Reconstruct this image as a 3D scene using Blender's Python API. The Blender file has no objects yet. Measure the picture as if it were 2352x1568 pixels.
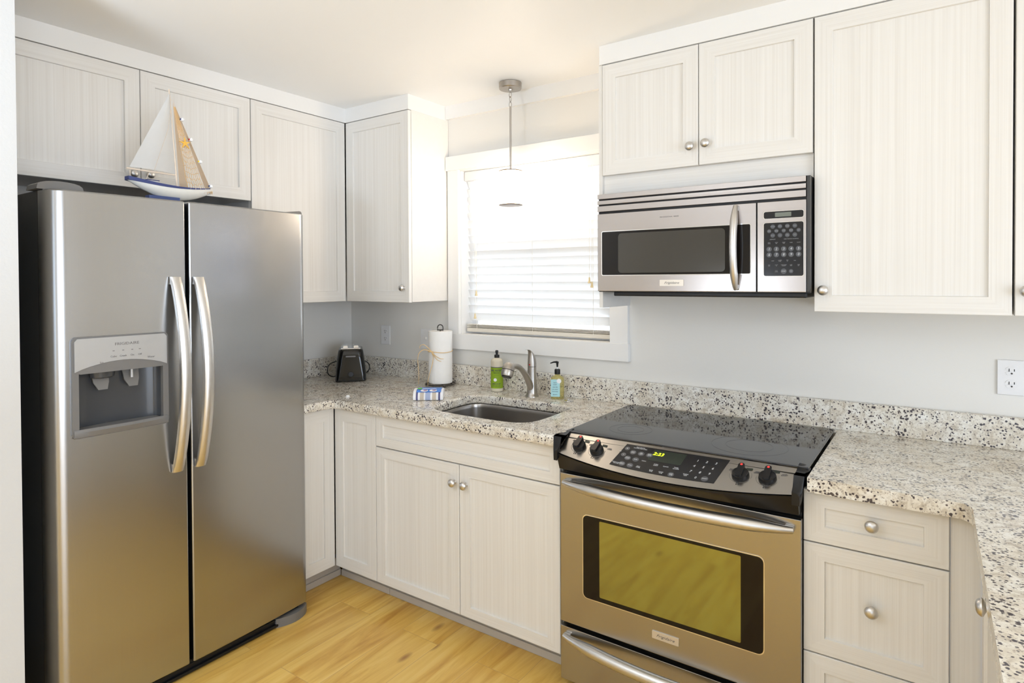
import bpy, bmesh, math, random
from mathutils import Vector, Matrix
random.seed(7)
R = math.radians
S = bpy.context.scene
COL = S.collection

# ------------------------------------------------------------------ camera
cd = bpy.data.cameras.new('camera'); cam = bpy.data.objects.new('camera', cd); COL.objects.link(cam)
cam.location = (2.9095, -2.4844, 1.4043)
_yaw, _pit, _rol = 0.606987, -0.0129456, -0.0049903
fw = Vector((-math.sin(_yaw)*math.cos(_pit), math.cos(_yaw)*math.cos(_pit), math.sin(_pit)))
r0 = Vector((math.cos(_yaw), math.sin(_yaw), 0)); u0 = r0.cross(fw)
rr = r0*math.cos(_rol)+u0*math.sin(_rol); uu = -r0*math.sin(_rol)+u0*math.cos(_rol)
cam.rotation_euler = Matrix((rr, uu, -fw)).transposed().to_euler()
cd.sensor_width = 36; cd.lens = 1405.64/2352*36
cd.shift_y = -121.1/2352
cd.clip_start = .02
S.camera = cam

# ------------------------------------------------------------------ world, light, exposure
S.view_settings.view_transform = 'Standard'; S.view_settings.look = 'None'
S.view_settings.gamma = 1; S.view_settings.use_curve_mapping = False
S.view_settings.exposure = 0.43
S.cycles.use_denoising = True
S.cycles.max_bounces = 10; S.cycles.diffuse_bounces = 6; S.cycles.glossy_bounces = 5
S.cycles.transparent_max_bounces = 12; S.cycles.sample_clamp_indirect = 6
W = bpy.data.worlds.new('sky'); S.world = W; W.use_nodes = True
W.node_tree.nodes['Background'].inputs[0].default_value = (.80, .90, 1, 1)
W.node_tree.nodes['Background'].inputs[1].default_value = 1.2

def area(name, loc, target, sx, sy, power, color):
    l = bpy.data.lights.new(name, 'AREA'); l.shape = 'RECTANGLE'; l.size = sx; l.size_y = sy
    l.energy = power; l.color = color
    o = bpy.data.objects.new(name, l); COL.objects.link(o); o.location = loc
    o.rotation_euler = (Vector(target)-Vector(loc)).to_track_quat('-Z', 'Y').to_euler()
    return o
# daylight through the glazed openings of the open-plan room (they fill the openings)
area('daylight_patio_door', (6.45, -3.0, 1.15), (0, -3.0, 1.15), 3.0, 2.0, 78, (.77, .89, 1.08))
area('daylight_rear_window', (4.1, -5.95, 1.30), (4.1, 0, 1.30), 2.8, 1.7, 14, (.60, .82, 1.1))
# daylight behind the kitchen window
area('daylight_kitchen_window', (1.29, .45, 1.6), (1.29, 0, 1.55), 1.1, 1.1, 17, (.86, .93, 1))
# the photographer's flash, bounced off the ceiling behind the camera
area('bounced_flash', (1.6, -3.4, 1.25), (1.5, -3.3, 2.3), .5, .5, 44, (.76, .89, 1.06))

# ------------------------------------------------------------------ materials
def nodes(name):
    m = bpy.data.materials.new(name); m.use_nodes = True
    nt = m.node_tree; b = nt.nodes['Principled BSDF']
    return m, nt, b
def N(nt, t, **k):
    n = nt.nodes.new(t)
    for a, v in k.items():
        if a[0] == '_': n.inputs[a[1:].replace('_', ' ')].default_value = v
        else: setattr(n, a, v)
    return n
def flat(name, col, rough=.5, metal=0, spec=.5, **k):
    m, nt, b = nodes(name)
    b.inputs['Base Color'].default_value = (*col, 1); b.inputs['Roughness'].default_value = rough
    b.inputs['Metallic'].default_value = metal; b.inputs['Specular IOR Level'].default_value = spec
    for a, v in k.items(): b.inputs[a.replace('_', ' ')].default_value = v
    # very fine tone variation keeps it from reading as flat plastic
    tc = N(nt, 'ShaderNodeTexCoord'); nz = N(nt, 'ShaderNodeTexNoise', _Scale=35, _Detail=2)
    mx = N(nt, 'ShaderNodeMix', data_type='RGBA', blend_type='MULTIPLY')
    mx.inputs[0].default_value = .06
    mx.inputs[6].default_value = (*col, 1)
    nt.links.new(tc.outputs['Object'], nz.inputs['Vector']); nt.links.new(nz.outputs['Fac'], mx.inputs[7])
    nt.links.new(mx.outputs[2], b.inputs['Base Color'])
    return m
def emis(name, col, st, base=(0, 0, 0)):
    m, nt, b = nodes(name)
    b.inputs['Base Color'].default_value = (*base, 1)
    b.inputs['Emission Color'].default_value = (*col, 1); b.inputs['Emission Strength'].default_value = st
    return m
def ramp(nt, stops):
    r = nt.nodes.new('ShaderNodeValToRGB'); e = r.color_ramp.elements
    while len(e) < len(stops): e.new(.5)
    for k, (p, c) in enumerate(stops): e[k].position = p; e[k].color = (*c, 1)
    return r
def wall_paint(name, col, bump=.12):
    m, nt, b = nodes(name); b.inputs['Base Color'].default_value = (*col, 1); b.inputs['Roughness'].default_value = .55
    tc = N(nt, 'ShaderNodeTexCoord'); nz = N(nt, 'ShaderNodeTexNoise', _Scale=110, _Detail=3)
    bp = N(nt, 'ShaderNodeBump', _Strength=bump, _Distance=.002)
    nt.links.new(tc.outputs['Object'], nz.inputs['Vector']); nt.links.new(nz.outputs['Fac'], bp.inputs['Height'])
    nt.links.new(bp.outputs['Normal'], b.inputs['Normal'])
    return m
def grain(name, horiz):
    """white-washed laminate with fine streaks running up the panel (or along the rail)"""
    m, nt, b = nodes(name); b.inputs['Roughness'].default_value = .42
    tc = N(nt, 'ShaderNodeTexCoord')
    mp = N(nt, 'ShaderNodeMapping'); mp.inputs['Scale'].default_value = (3, 3, 420) if horiz else (420, 420, 2.5)
    nz = N(nt, 'ShaderNodeTexNoise', _Scale=1, _Detail=3, _Roughness=.65)
    mp2 = N(nt, 'ShaderNodeMapping'); mp2.inputs['Scale'].default_value = (1, 1, 120) if horiz else (120, 120, .8)
    nz2 = N(nt, 'ShaderNodeTexNoise', _Scale=1, _Detail=2)
    ad = N(nt, 'ShaderNodeMath', operation='ADD')
    L = nt.links.new
    L(tc.outputs['Object'], mp.inputs['Vector']); L(mp.outputs[0], nz.inputs['Vector'])
    L(tc.outputs['Object'], mp2.inputs['Vector']); L(mp2.outputs[0], nz2.inputs['Vector'])
    L(nz.outputs['Fac'], ad.inputs[0]); L(nz2.outputs['Fac'], ad.inputs[1])
    rp = ramp(nt, [(.37, (.725, .70, .66)), (.5, (.765, .745, .71)), (.63, (.795, .78, .75))])
    hv = N(nt, 'ShaderNodeMath', operation='MULTIPLY'); hv.inputs[1].default_value = .5
    L(ad.outputs[0], hv.inputs[0]); L(hv.outputs[0], rp.inputs[0]); L(rp.outputs[0], b.inputs['Base Color'])
    bp = N(nt, 'ShaderNodeBump', _Strength=.08, _Distance=.001); L(nz.outputs['Fac'], bp.inputs['Height']); L(bp.outputs[0], b.inputs['Normal'])
    return m
def steel(name, col, rough, scale=(4, 4, 500), bump=.02, aniso=0.0):
    m, nt, b = nodes(name); b.inputs['Metallic'].default_value = 1; b.inputs['Roughness'].default_value = rough
    tc = N(nt, 'ShaderNodeTexCoord'); mp = N(nt, 'ShaderNodeMapping'); mp.inputs['Scale'].default_value = scale
    nz = N(nt, 'ShaderNodeTexNoise', _Scale=1, _Detail=4); L = nt.links.new
    L(tc.outputs['Object'], mp.inputs['Vector']); L(mp.outputs[0], nz.inputs['Vector'])
    rp = ramp(nt, [(.3, tuple(c*.97 for c in col)), (.7, col)]); L(nz.outputs['Fac'], rp.inputs[0]); L(rp.outputs[0], b.inputs['Base Color'])
    mr = N(nt, 'ShaderNodeMapRange'); mr.inputs['To Min'].default_value = rough*.94; mr.inputs['To Max'].default_value = rough*1.06
    L(nz.outputs['Fac'], mr.inputs['Value']); L(mr.outputs[0], b.inputs['Roughness'])
    bp = N(nt, 'ShaderNodeBump', _Strength=bump, _Distance=.001); L(nz.outputs['Fac'], bp.inputs['Height']); L(bp.outputs[0], b.inputs['Normal'])
    return m
def granite(name):
    m, nt, b = nodes(name); L = nt.links.new
    b.inputs['Roughness'].default_value = .10; b.inputs['Specular IOR Level'].default_value = .55
    tc = N(nt, 'ShaderNodeTexCoord')
    def noise(sc, det=3, rough=.6, dist=0):
        n = N(nt, 'ShaderNodeTexNoise', _Scale=sc, _Detail=det, _Roughness=rough, _Distortion=dist); L(tc.outputs['Object'], n.inputs['Vector']); return n
    big = noise(9, 3, .6, .6); mid = noise(42, 4, .65, .8); fine = noise(150, 3, .6, .4); fine2 = noise(230, 2, .5, 0)
    base = ramp(nt, [(.30, (.50, .45, .38)), (.42, (.66, .62, .55)), (.52, (.78, .755, .69)), (.68, (.87, .86, .82))])
    L(mid.outputs['Fac'], base.inputs[0])
    warm = ramp(nt, [(.40, (1, 1, 1)), (.68, (.90, .85, .78))]); L(big.outputs['Fac'], warm.inputs[0])
    m1 = N(nt, 'ShaderNodeMix', data_type='RGBA', blend_type='MULTIPLY'); m1.inputs[0].default_value = 1
    L(base.outputs[0], m1.inputs[6]); L(warm.outputs[0], m1.inputs[7])
    # small grey-brown flecks
    g = ramp(nt, [(.585, (0, 0, 0)), (.66, (1, 1, 1))]); L(fine2.outputs['Fac'], g.inputs[0])
    gm = N(nt, 'ShaderNodeMath', operation='MULTIPLY'); gm.inputs[1].default_value = .75; L(g.outputs[0], gm.inputs[0])
    m2 = N(nt, 'ShaderNodeMix', data_type='RGBA'); L(gm.outputs[0], m2.inputs[0]); L(m1.outputs[2], m2.inputs[6]); m2.inputs[7].default_value = (.30, .25, .21, 1)
    # dark crystals, clustered
    vo = N(nt, 'ShaderNodeTexVoronoi', _Scale=108); L(tc.outputs['Object'], vo.inputs['Vector'])
    sp = ramp(nt, [(.25, (1, 1, 1)), (.36, (0, 0, 0))])
    dd = N(nt, 'ShaderNodeMath', operation='MULTIPLY_ADD'); dd.inputs[1].default_value = -.9
    ad = N(nt, 'ShaderNodeMath', operation='ADD')
    L(fine.outputs['Fac'], dd.inputs[0]); dd.inputs[2].default_value = .46
    L(vo.outputs['Distance'], ad.inputs[0]); L(dd.outputs[0], ad.inputs[1])
    cl = noise(24, 2, .5, 1.2); d2 = N(nt, 'ShaderNodeMath', operation='MULTIPLY_ADD'); d2.inputs[1].default_value = -1.0; d2.inputs[2].default_value = .53
    L(cl.outputs['Fac'], d2.inputs[0]); a2 = N(nt, 'ShaderNodeMath', operation='ADD'); L(ad.outputs[0], a2.inputs[0]); L(d2.outputs[0], a2.inputs[1])
    L(a2.outputs[0], sp.inputs[0])
    m3 = N(nt, 'ShaderNodeMix', data_type='RGBA'); L(sp.outputs[0], m3.inputs[0]); L(m2.outputs[2], m3.inputs[6]); m3.inputs[7].default_value = (.060, .050, .060, 1)
    L(m3.outputs[2], b.inputs['Base Color'])
    return m
def floor_wood(name):
    m, nt, b = nodes(name); L = nt.links.new; b.inputs['Roughness'].default_value = .30
    tc = N(nt, 'ShaderNodeTexCoord')
    mp = N(nt, 'ShaderNodeMapping'); mp.inputs['Rotation'].default_value = (0, 0, R(90)); L(tc.outputs['Object'], mp.inputs['Vector'])
    br = N(nt, 'ShaderNodeTexBrick', offset=.37, _Scale=1, _Mortar_Size=.0012, _Bias=0); br.inputs['Brick Width'].default_value = 1.15; br.inputs['Row Height'].default_value = .19
    br.inputs['Color1'].default_value = (0, 0, 0, 1); br.inputs['Color2'].default_value = (1, 1, 1, 1); br.inputs['Mortar'].default_value = (.3, .3, .3, 1)
    L(mp.outputs[0], br.inputs['Vector'])
    sc = N(nt, 'ShaderNodeMapping'); sc.inputs['Scale'].default_value = (14, 1.3, 1)
    of = N(nt, 'ShaderNodeVectorMath', operation='MULTIPLY_ADD'); of.inputs[1].default_value = (3.7, 9.1, 5.3)
    L(br.outputs['Color'], of.inputs[0]); L(tc.outputs['Object'], of.inputs[2]); L(of.outputs[0], sc.inputs['Vector'])
    n1 = N(nt, 'ShaderNodeTexNoise', _Scale=1.1, _Detail=5, _Roughness=.62, _Distortion=.9); L(sc.outputs[0], n1.inputs['Vector'])
    rp = ramp(nt, [(.28, (.54, .28, .055)), (.42, (.70, .42, .095)), (.54, (.80, .53, .14)), (.74, (.87, .63, .22))]); L(n1.outputs['Fac'], rp.inputs[0])
    # knots
    sk = N(nt, 'ShaderNodeMapping'); sk.inputs['Scale'].default_value = (5.2, 2.1, 1); L(of.outputs[0], sk.inputs['Vector'])
    vo = N(nt, 'ShaderNodeTexVoronoi', _Scale=1.25); L(sk.outputs[0], vo.inputs['Vector'])
    kr = ramp(nt, [(.0, (1, 1, 1)), (.045, (.75, .75, .75)), (.12, (0, 0, 0))]); L(vo.outputs['Distance'], kr.inputs[0])
    mk = N(nt, 'ShaderNodeMix', data_type='RGBA'); L(kr.outputs[0], mk.inputs[0]); L(rp.outputs[0], mk.inputs[6]); mk.inputs[7].default_value = (.28, .10, .03, 1)
    pt = N(nt, 'ShaderNodeMix', data_type='RGBA', blend_type='MULTIPLY'); pt.inputs[0].default_value = 1
    tone = ramp(nt, [(0, (.90, .88, .84)), (1, (1, 1, 1))]); L(br.outputs['Color'], tone.inputs[0])
    L(mk.outputs[2], pt.inputs[6]); L(tone.outputs[0], pt.inputs[7])
    seam = N(nt, 'ShaderNodeMix', data_type='RGBA'); L(br.outputs['Fac'], seam.inputs[0]); L(pt.outputs[2], seam.inputs[6]); seam.inputs[7].default_value = (.56, .34, .11, 1)
    L(seam.outputs[2], b.inputs['Base Color'])
    return m
def clear_glass(name, tint=(1, 1, 1), refl=.5):
    m, nt, b = nodes(name); nt.nodes.remove(b); L = nt.links.new
    out = nt.nodes['Material Output']; t = N(nt, 'ShaderNodeBsdfTransparent'); t.inputs[0].default_value = (*tint, 1)
    g = N(nt, 'ShaderNodeBsdfGlossy'); g.inputs['Roughness'].default_value = .03; lw = N(nt, 'ShaderNodeFresnel'); mx = N(nt, 'ShaderNodeMixShader')
    L(lw.outputs[0], mx.inputs[0]); L(t.outputs[0], mx.inputs[1]); L(g.outputs[0], mx.inputs[2]); L(mx.outputs[0], out.inputs[0])
    return m
def translucent(name, col, amt):
    m, nt, b = nodes(name); nt.nodes.remove(b); L = nt.links.new; out = nt.nodes['Material Output']
    d = N(nt, 'ShaderNodeBsdfDiffuse'); t = N(nt, 'ShaderNodeBsdfTranslucent'); mx = N(nt, 'ShaderNodeMixShader')
    d.inputs[0].default_value = (*col, 1); t.inputs[0].default_value = (*col, 1); mx.inputs[0].default_value = amt
    L(d.outputs[0], mx.inputs[1]); L(t.outputs[0], mx.inputs[2]); L(mx.outputs[0], out.inputs[0]); return m
def stripes(name):
    """cloth stripes across the object's local x"""
    m, nt, b = nodes(name); L = nt.links.new; b.inputs['Roughness'].default_value = .8
    tc = N(nt, 'ShaderNodeTexCoord'); sx = N(nt, 'ShaderNodeSeparateXYZ'); L(tc.outputs['Object'], sx.inputs[0])
    mr = N(nt, 'ShaderNodeMapRange'); mr.inputs['From Min'].default_value = -.067; mr.inputs['From Max'].default_value = .067; L(sx.outputs[0], mr.inputs[0])
    w = (.84, .84, .86); n = (.10, .10, .22); t = (.56, .49, .41); bl = (.38, .44, .62)
    r = ramp(nt, [(0, w), (.09, n), (.16, w), (.23, t), (.36, w), (.41, bl), (.58, w), (.64, t), (.77, w), (.84, n), (.91, w)])
    r.color_ramp.interpolation = 'CONSTANT'; L(mr.outputs[0], r.inputs[0]); L(r.outputs[0], b.inputs['Base Color']); return m

M = dict(
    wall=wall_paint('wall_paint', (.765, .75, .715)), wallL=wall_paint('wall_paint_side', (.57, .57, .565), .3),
    ceil=wall_paint('ceiling_paint', (.90, .902, .90), .05), trim=wall_paint('trim_paint', (.82, .812, .795), .02),
    gv=grain('laminate_upright', False), gh=grain('laminate_lengthwise', True), cab=flat('cabinet_side', (.78, .76, .725), .45),
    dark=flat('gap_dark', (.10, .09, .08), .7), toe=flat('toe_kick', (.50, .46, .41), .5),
    steel=steel('stainless_fridge', (.43, .43, .43), .25, (4, 600, 4), .001),
    steel2=steel('stainless_range', (.41, .395, .375), .26, (3, 3, 600), .0),
    steel3=steel('stainless_microwave', (.43, .39, .365), .25, (3, 500, 500), .0),
    satin=steel('satin_metal', (.66, .645, .625), .36, (60, 60, 60), .0), nickel=steel('brushed_nickel', (.45, .42, .385), .33, (60, 60, 60), .0),
    chrome=flat('chrome', (.85, .85, .86), .08, 1), sink=steel('sink_steel', (.46, .44, .42), .26, (3, 300, 300), .02),
    casegrey=flat('fridge_case_paint', (.035, .034, .033), .42), grey=flat('grey_plastic', (.17, .165, .16), .38), dgrey=flat('dark_grey_plastic', (.055, .058, .064), .22),
    silver=flat('silver_plastic', (.46, .46, .46), .35, .35), black=flat('black_plastic', (.009, .009, .010), .36, 0, .35), gloss=flat('gloss_black', (.006, .006, .006), .07),
    cook=flat('cooktop_glass', (.008, .008, .010), .045, 0, .55), mark=flat('cooktop_marking', (.09, .09, .095), .2), blk=flat('ink_black', (.03, .03, .03), .6),
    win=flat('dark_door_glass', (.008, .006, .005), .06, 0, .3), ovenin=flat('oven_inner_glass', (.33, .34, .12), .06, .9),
    mwin=flat('microwave_inner_glass', (.060, .056, .048), .14, .2), panel=flat('black_control_glass', (.014, .014, .016), .15, 0, .35), key=flat('key_pad', (.075, .08, .09), .4),
    keytxt=flat('key_print', (.62, .64, .66), .5), dimtxt=flat('key_print_dim', (.33, .34, .36), .5), inkgrey=flat('grey_print', (.16, .15, .15), .6),
    gran=granite('speckled_granite'), floor=floor_wood('knotty_pine_planks'), white=flat('white_plastic', (.82, .82, .83), .35),
    paper=flat('paper_towel', (.86, .85, .83), .9), raffia=flat('raffia', (.72, .50, .24), .7), iron=flat('dark_iron', (.03, .025, .022), .45),
    slat=translucent('blind_slat', (.90, .90, .90), .35), blindrail=flat('blind_rail', (.74, .69, .60), .45), tassel=flat('blind_tassel', (.80, .66, .40), .5), cord=flat('blind_cord', (.82, .78, .70), .7),
    glass=clear_glass('window_glass'), lamp=emis('lit_lamp_glass', (1, .81, .60), 31, (.9, .9, .9)), rim=flat('lamp_rim', (.13, .07, .025), .4),
    ledy=emis('clock_digits', (.80, 1, .02), 2.2), red=emis('red_indicator', (1, .05, .04), .9, (.5, .02, .02)), disp=flat('display_glass', (.02, .03, .022), .15), lcd=flat('lcd', (.16, .18, .15), .3),
    soapw=flat('milky_soap', (.66, .60, .47), .25), green=flat('green_label', (.48, .68, .04), .5), blue=flat('pale_blue_label', (.42, .70, .74), .5), navy=flat('navy_line', (.07, .07, .11), .5),
    oil=None, cloth=stripes('striped_cloth'), band=flat('blue_card', (.06, .22, .68), .5), grn=flat('green_card', (.16, .50, .06), .5), purp=flat('purple_print', (.20, .05, .25), .5), pwhite=flat('white_print', (.85, .85, .85), .5),
    hull=flat('hull_white', (.80, .78, .72), .6), hnavy=flat('hull_navy', (.03, .045, .16), .5), stand=flat('stand_blue', (.05, .08, .22), .6), sail=flat('sail_cloth', (.88, .87, .85), .8),
    net=flat('net_twine', (.62, .42, .22), .9), burlap=flat('burlap', (.70, .56, .41), .9), star=flat('starfish', (.80, .46, .07), .7), spar=flat('pale_spar', (.74, .62, .50), .6), yel=flat('yellow_float', (.85, .65, .02), .5), redp=flat('red_float', (.50, .03, .03), .5),
    badge=flat('badge_plate', (.72, .66, .58), .35, .6), seam=flat('caulk', (.60, .55, .47), .6))
def _oil():
    m, nt, b = nodes('amber_soap'); b.inputs['Base Color'].default_value = (.80, .72, .30, 1); b.inputs['Roughness'].default_value = .05
    b.inputs['Transmission Weight'].default_value = .75; b.inputs['IOR'].default_value = 1.33; return m
M['oil'] = _oil()

# ------------------------------------------------------------------ mesh helpers
def link(name, bm, mat, parent=None, smooth=True, angle=35, local=False):
    """turn a bmesh (world coordinates, unless local) into ONE mesh object under its parent"""
    me = bpy.data.meshes.new(name)
    if parent is not None and not local:
        bmesh.ops.translate(bm, verts=bm.verts, vec=-wloc(parent))
    bmesh.ops.recalc_face_normals(bm, faces=bm.faces[:])
    bm.to_mesh(me); bm.free()
    o = bpy.data.objects.new(name, me); COL.objects.link(o)
    for mm in (mat if isinstance(mat, (list, tuple)) else [mat]): me.materials.append(mm)
    if parent is not None: o.parent = parent
    if smooth:
        for p in me.polygons: p.use_smooth = True
        me.set_sharp_from_angle(angle=R(angle))
    if smooth:
        wm = o.modifiers.new('shade', 'WEIGHTED_NORMAL'); wm.keep_sharp = True; wm.weight = 90
    return o
def wloc(o):
    v = Vector((0, 0, 0))
    while o is not None: v = v+o.location; o = o.parent
    return v
def thing(name, loc, label, cat, group=None, rz=0):
    o = bpy.data.objects.new(name, None); COL.objects.link(o); o.location = loc; o.rotation_euler = (0, 0, rz)
    o.empty_display_size = .05
    o['label'] = label; o['category'] = cat
    if group: o['group'] = group
    return o
def tag(o, label, cat, group=None):
    o['label'] = label; o['category'] = cat
    if group: o['group'] = group
    return o
def struct(o): o['kind'] = 'structure'; return o
def B(): return bmesh.new()
def box(bm, x0, x1, y0, y1, z0, z1, bev=0, seg=2, mi=0):
    r = bmesh.ops.create_cube(bm, size=1)
    vs = r['verts']
    for v in vs: v.co = Vector((x0+(v.co.x+.5)*(x1-x0), y0+(v.co.y+.5)*(y1-y0), z0+(v.co.z+.5)*(z1-z0)))
    fs = set(f for v in vs for f in v.link_faces)
    for f in fs: f.material_index = mi
    if bev: bmesh.ops.bevel(bm, geom=list(set(e for v in vs for e in v.link_edges)), offset=bev, segments=seg, profile=.5, affect='EDGES')
    return bm
class FR:
    """a plane in space: u right, v up, w outwards"""
    def __init__(s, O, U, V): s.O = Vector(O); s.U = Vector(U).normalized(); s.V = Vector(V).normalized(); s.W = s.U.cross(s.V)
    def __call__(s, u, v, w=0): return s.O+s.U*u+s.V*v+s.W*w
def front(y): return FR((0, y, 0), (1, 0, 0), (0, 0, 1))      # faces -y ; u = x, v = z
def right(x): return FR((x, 0, 0), (0, 1, 0), (0, 0, 1))      # faces +x ; u = y, v = z
def leftf(x): return FR((x, 0, 0), (0, -1, 0), (0, 0, 1))     # faces -x ; u = -y, v = z
def top(z): return FR((0, 0, z), (1, 0, 0), (0, 1, 0))        # faces +z
def prism(bm, F, pts, w0, w1, mi=0, cap=True):
    a = [bm.verts.new(F(u, v, w0)) for u, v in pts]; b = [bm.verts.new(F(u, v, w1)) for u, v in pts]; n = len(pts)
    for i in range(n):
        f = bm.faces.new((a[i], a[(i+1) % n], b[(i+1) % n], b[i])); f.material_index = mi
    if cap:
        for l in (a[::-1], b): bm.faces.new(l).material_index = mi
    return bm
def rr_(u0, u1, v0, v1, r, n=5):
    p = []
    for cx, cy, a0 in ((u1-r, v0+r, -90), (u1-r, v1-r, 0), (u0+r, v1-r, 90), (u0+r, v0+r, 180)):
        for k in range(n+1):
            a = R(a0+90*k/n); p.append((cx+r*math.cos(a), cy+r*math.sin(a)))
    return p
def circ(cx, cy, r, n=24): return [(cx+r*math.cos(2*math.pi*k/n), cy+r*math.sin(2*math.pi*k/n)) for k in range(n)]
def ring(bm, F, po, pi_, w0, w1):
    """frame between two loops of equal length"""
    n = len(po); L = [[bm.verts.new(F(u, v, w)) for u, v in p] for p in (po, pi_) for w in (w0, w1)]
    o0, o1, i0, i1 = L
    for i in range(n):
        j = (i+1) % n
        bm.faces.new((o0[i], o0[j], o1[j], o1[i])); bm.faces.new((i0[j], i0[i], i1[i], i1[j]))
        bm.faces.new((o1[i], o1[j], i1[j], i1[i])); bm.faces.new((o0[j], o0[i], i0[i], i0[j]))
    return bm
def lathe(bm, prof, c, F=None, n=28, sx=1, sy=1, mi=0):
    """profile [(radius, height)] turned about axis through c; F gives the axes (u, v across, w along)"""
    F = F or FR((0, 0, 0), (1, 0, 0), (0, 1, 0)); c = Vector(c); rows = []
    for r, h in prof:
        if r < 1e-6: rows.append([bm.verts.new(c+F.W*h)])
        else: rows.append([bm.verts.new(c+F.U*(r*sx*math.cos(2*math.pi*k/n))+F.V*(r*sy*math.sin(2*math.pi*k/n))+F.W*h) for k in range(n)])
    for a, b in zip(rows, rows[1:]):
        for k in range(n):
            j = (k+1) % n
            q = [a[k % len(a)], a[j % len(a)], b[j % len(b)], b[k % len(b)]]
            q2 = []
            for v in q:
                if v not in q2: q2.append(v)
            if len(q2) > 2:
                f = bm.faces.new(q2); f.material_index = mi
    for row, fl in ((rows[0], 1), (rows[-1], 0)):
        if len(row) > 2: bm.faces.new(row[::-1] if fl else row).material_index = mi
    return bm
def tube(bm, pts, rad, n=10, flat_=1.0, up=(0, 0, 1)):
    pts = [Vector(p) for p in pts]; rads = rad if isinstance(rad, (list, tuple)) else [rad]*len(pts); rows = []
    for i, p in enumerate(pts):
        d = (pts[min(i+1, len(pts)-1)]-pts[max(i-1, 0)]).normalized()
        a = d.cross(Vector(up))
        if a.length < 1e-3: a = d.cross(Vector((1, 0, 0)))
        a.normalize(); b = a.cross(d).normalized()
        rows.append([bm.verts.new(p+a*(rads[i]*math.cos(2*math.pi*k/n))+b*(rads[i]*flat_*math.sin(2*math.pi*k/n))) for k in range(n)])
    for a, b in zip(rows, rows[1:]):
        for k in range(n): bm.faces.new((a[k], a[(k+1) % n], b[(k+1) % n], b[k]))
    bm.faces.new(rows[0][::-1]); bm.faces.new(rows[-1]); return bm
def spline(ps, n=8):
    """Catmull-Rom through points"""
    P = [Vector(p) for p in ps]; P = [P[0]*2-P[1]]+P+[P[-1]*2-P[-2]]; out = []
    for i in range(1, len(P)-2):
        for k in range(n):
            t = k/n; a, b, c, d = P[i-1:i+3]
            out.append(.5*((2*b)+(c-a)*t+(2*a-5*b+4*c-d)*t*t+(3*b-a-3*c+d)*t**3))
    out.append(P[-2]); return out
def text(name, s, size, F, u, v, mat, parent, w=.0006, align='CENTER', shear=0, sx=1.0, local=False):
    c = bpy.data.curves.new(name, 'FONT'); c.body = s; c.size = size; c.align_x = align; c.align_y = 'CENTER'; c.shear = shear; c.extrude = .0003; c.resolution_u = 2
    t = bpy.data.objects.new(name, c); COL.objects.link(t)
    bpy.context.view_layer.update()
    me = bpy.data.meshes.new_from_object(t.evaluated_get(bpy.context.evaluated_depsgraph_get()))
    bpy.data.objects.remove(t); bpy.data.curves.remove(c)
    bm = bmesh.new(); bm.from_mesh(me); bpy.data.meshes.remove(me)
    for q in bm.verts: q.co = F(u+q.co.x*sx, v+q.co.y, w+q.co.z)
    return link(name, bm, mat, parent, smooth=False, local=local)
def cut(o, bm):
    """subtract a solid (world coordinates) from an object's mesh"""
    me = bpy.data.meshes.new('cutter'); bmesh.ops.recalc_face_normals(bm, faces=bm.faces[:]); bm.to_mesh(me); bm.free()
    c = bpy.data.objects.new('cutter', me); COL.objects.link(c)
    md = o.modifiers.new('b', 'BOOLEAN'); md.object = c; md.operation = 'DIFFERENCE'; md.solver = 'EXACT'
    bpy.context.view_layer.update()
    nm = bpy.data.meshes.new_from_object(o.evaluated_get(bpy.context.evaluated_depsgraph_get()))
    o.modifiers.clear(); old = o.data; o.data = nm; bpy.data.objects.remove(c); bpy.data.meshes.remove(me); bpy.data.meshes.remove(old)
    for p in nm.polygons: p.use_smooth = True
    nm.set_sharp_from_angle(angle=R(35))
def slab_with_holes(outline, holes, z0, z1, arcs=None):
    """flat slab with holes, both caps triangulated"""
    bm = bmesh.new()
    for z in (z0, z1):
        es = []
        for lp in [outline]+holes:
            vs = [bm.verts.new((x, y, z)) for x, y in lp]
            es += [bm.edges.new((vs[i], vs[(i+1) % len(vs)])) for i in range(len(vs))]
            if z == z0: lp_v = vs
        bmesh.ops.triangle_fill(bm, edges=es, use_beauty=True)
    bm.verts.ensure_lookup_table(); n = sum(len(l) for l in [outline]+holes); k = 0; V = bm.verts[:]
    for lp in [outline]+holes:
        m = len(lp)
        for i in range(m): bm.faces.new((V[k+i], V[k+(i+1) % m], V[n+k+(i+1) % m], V[n+k+i]))
        k += m
    return bm
def bevel_mod(o, w, seg=3, ang=40):
    md = o.modifiers.new('edge', 'BEVEL'); md.width = w; md.segments = seg; md.limit_method = 'ANGLE'; md.angle_limit = R(ang)

# ------------------------------------------------------------------ measures
ZH, ZT, ZU = 2.324, 2.246, 1.300           # ceiling, top of upper doors, bottom of uppers
YU, XL = -.299, .314                        # faces of the upper doors
YB, XB = -.639, .626                        # faces of the base doors
ZC, ZCB = .867, .828                        # worktop top and underside

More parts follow.
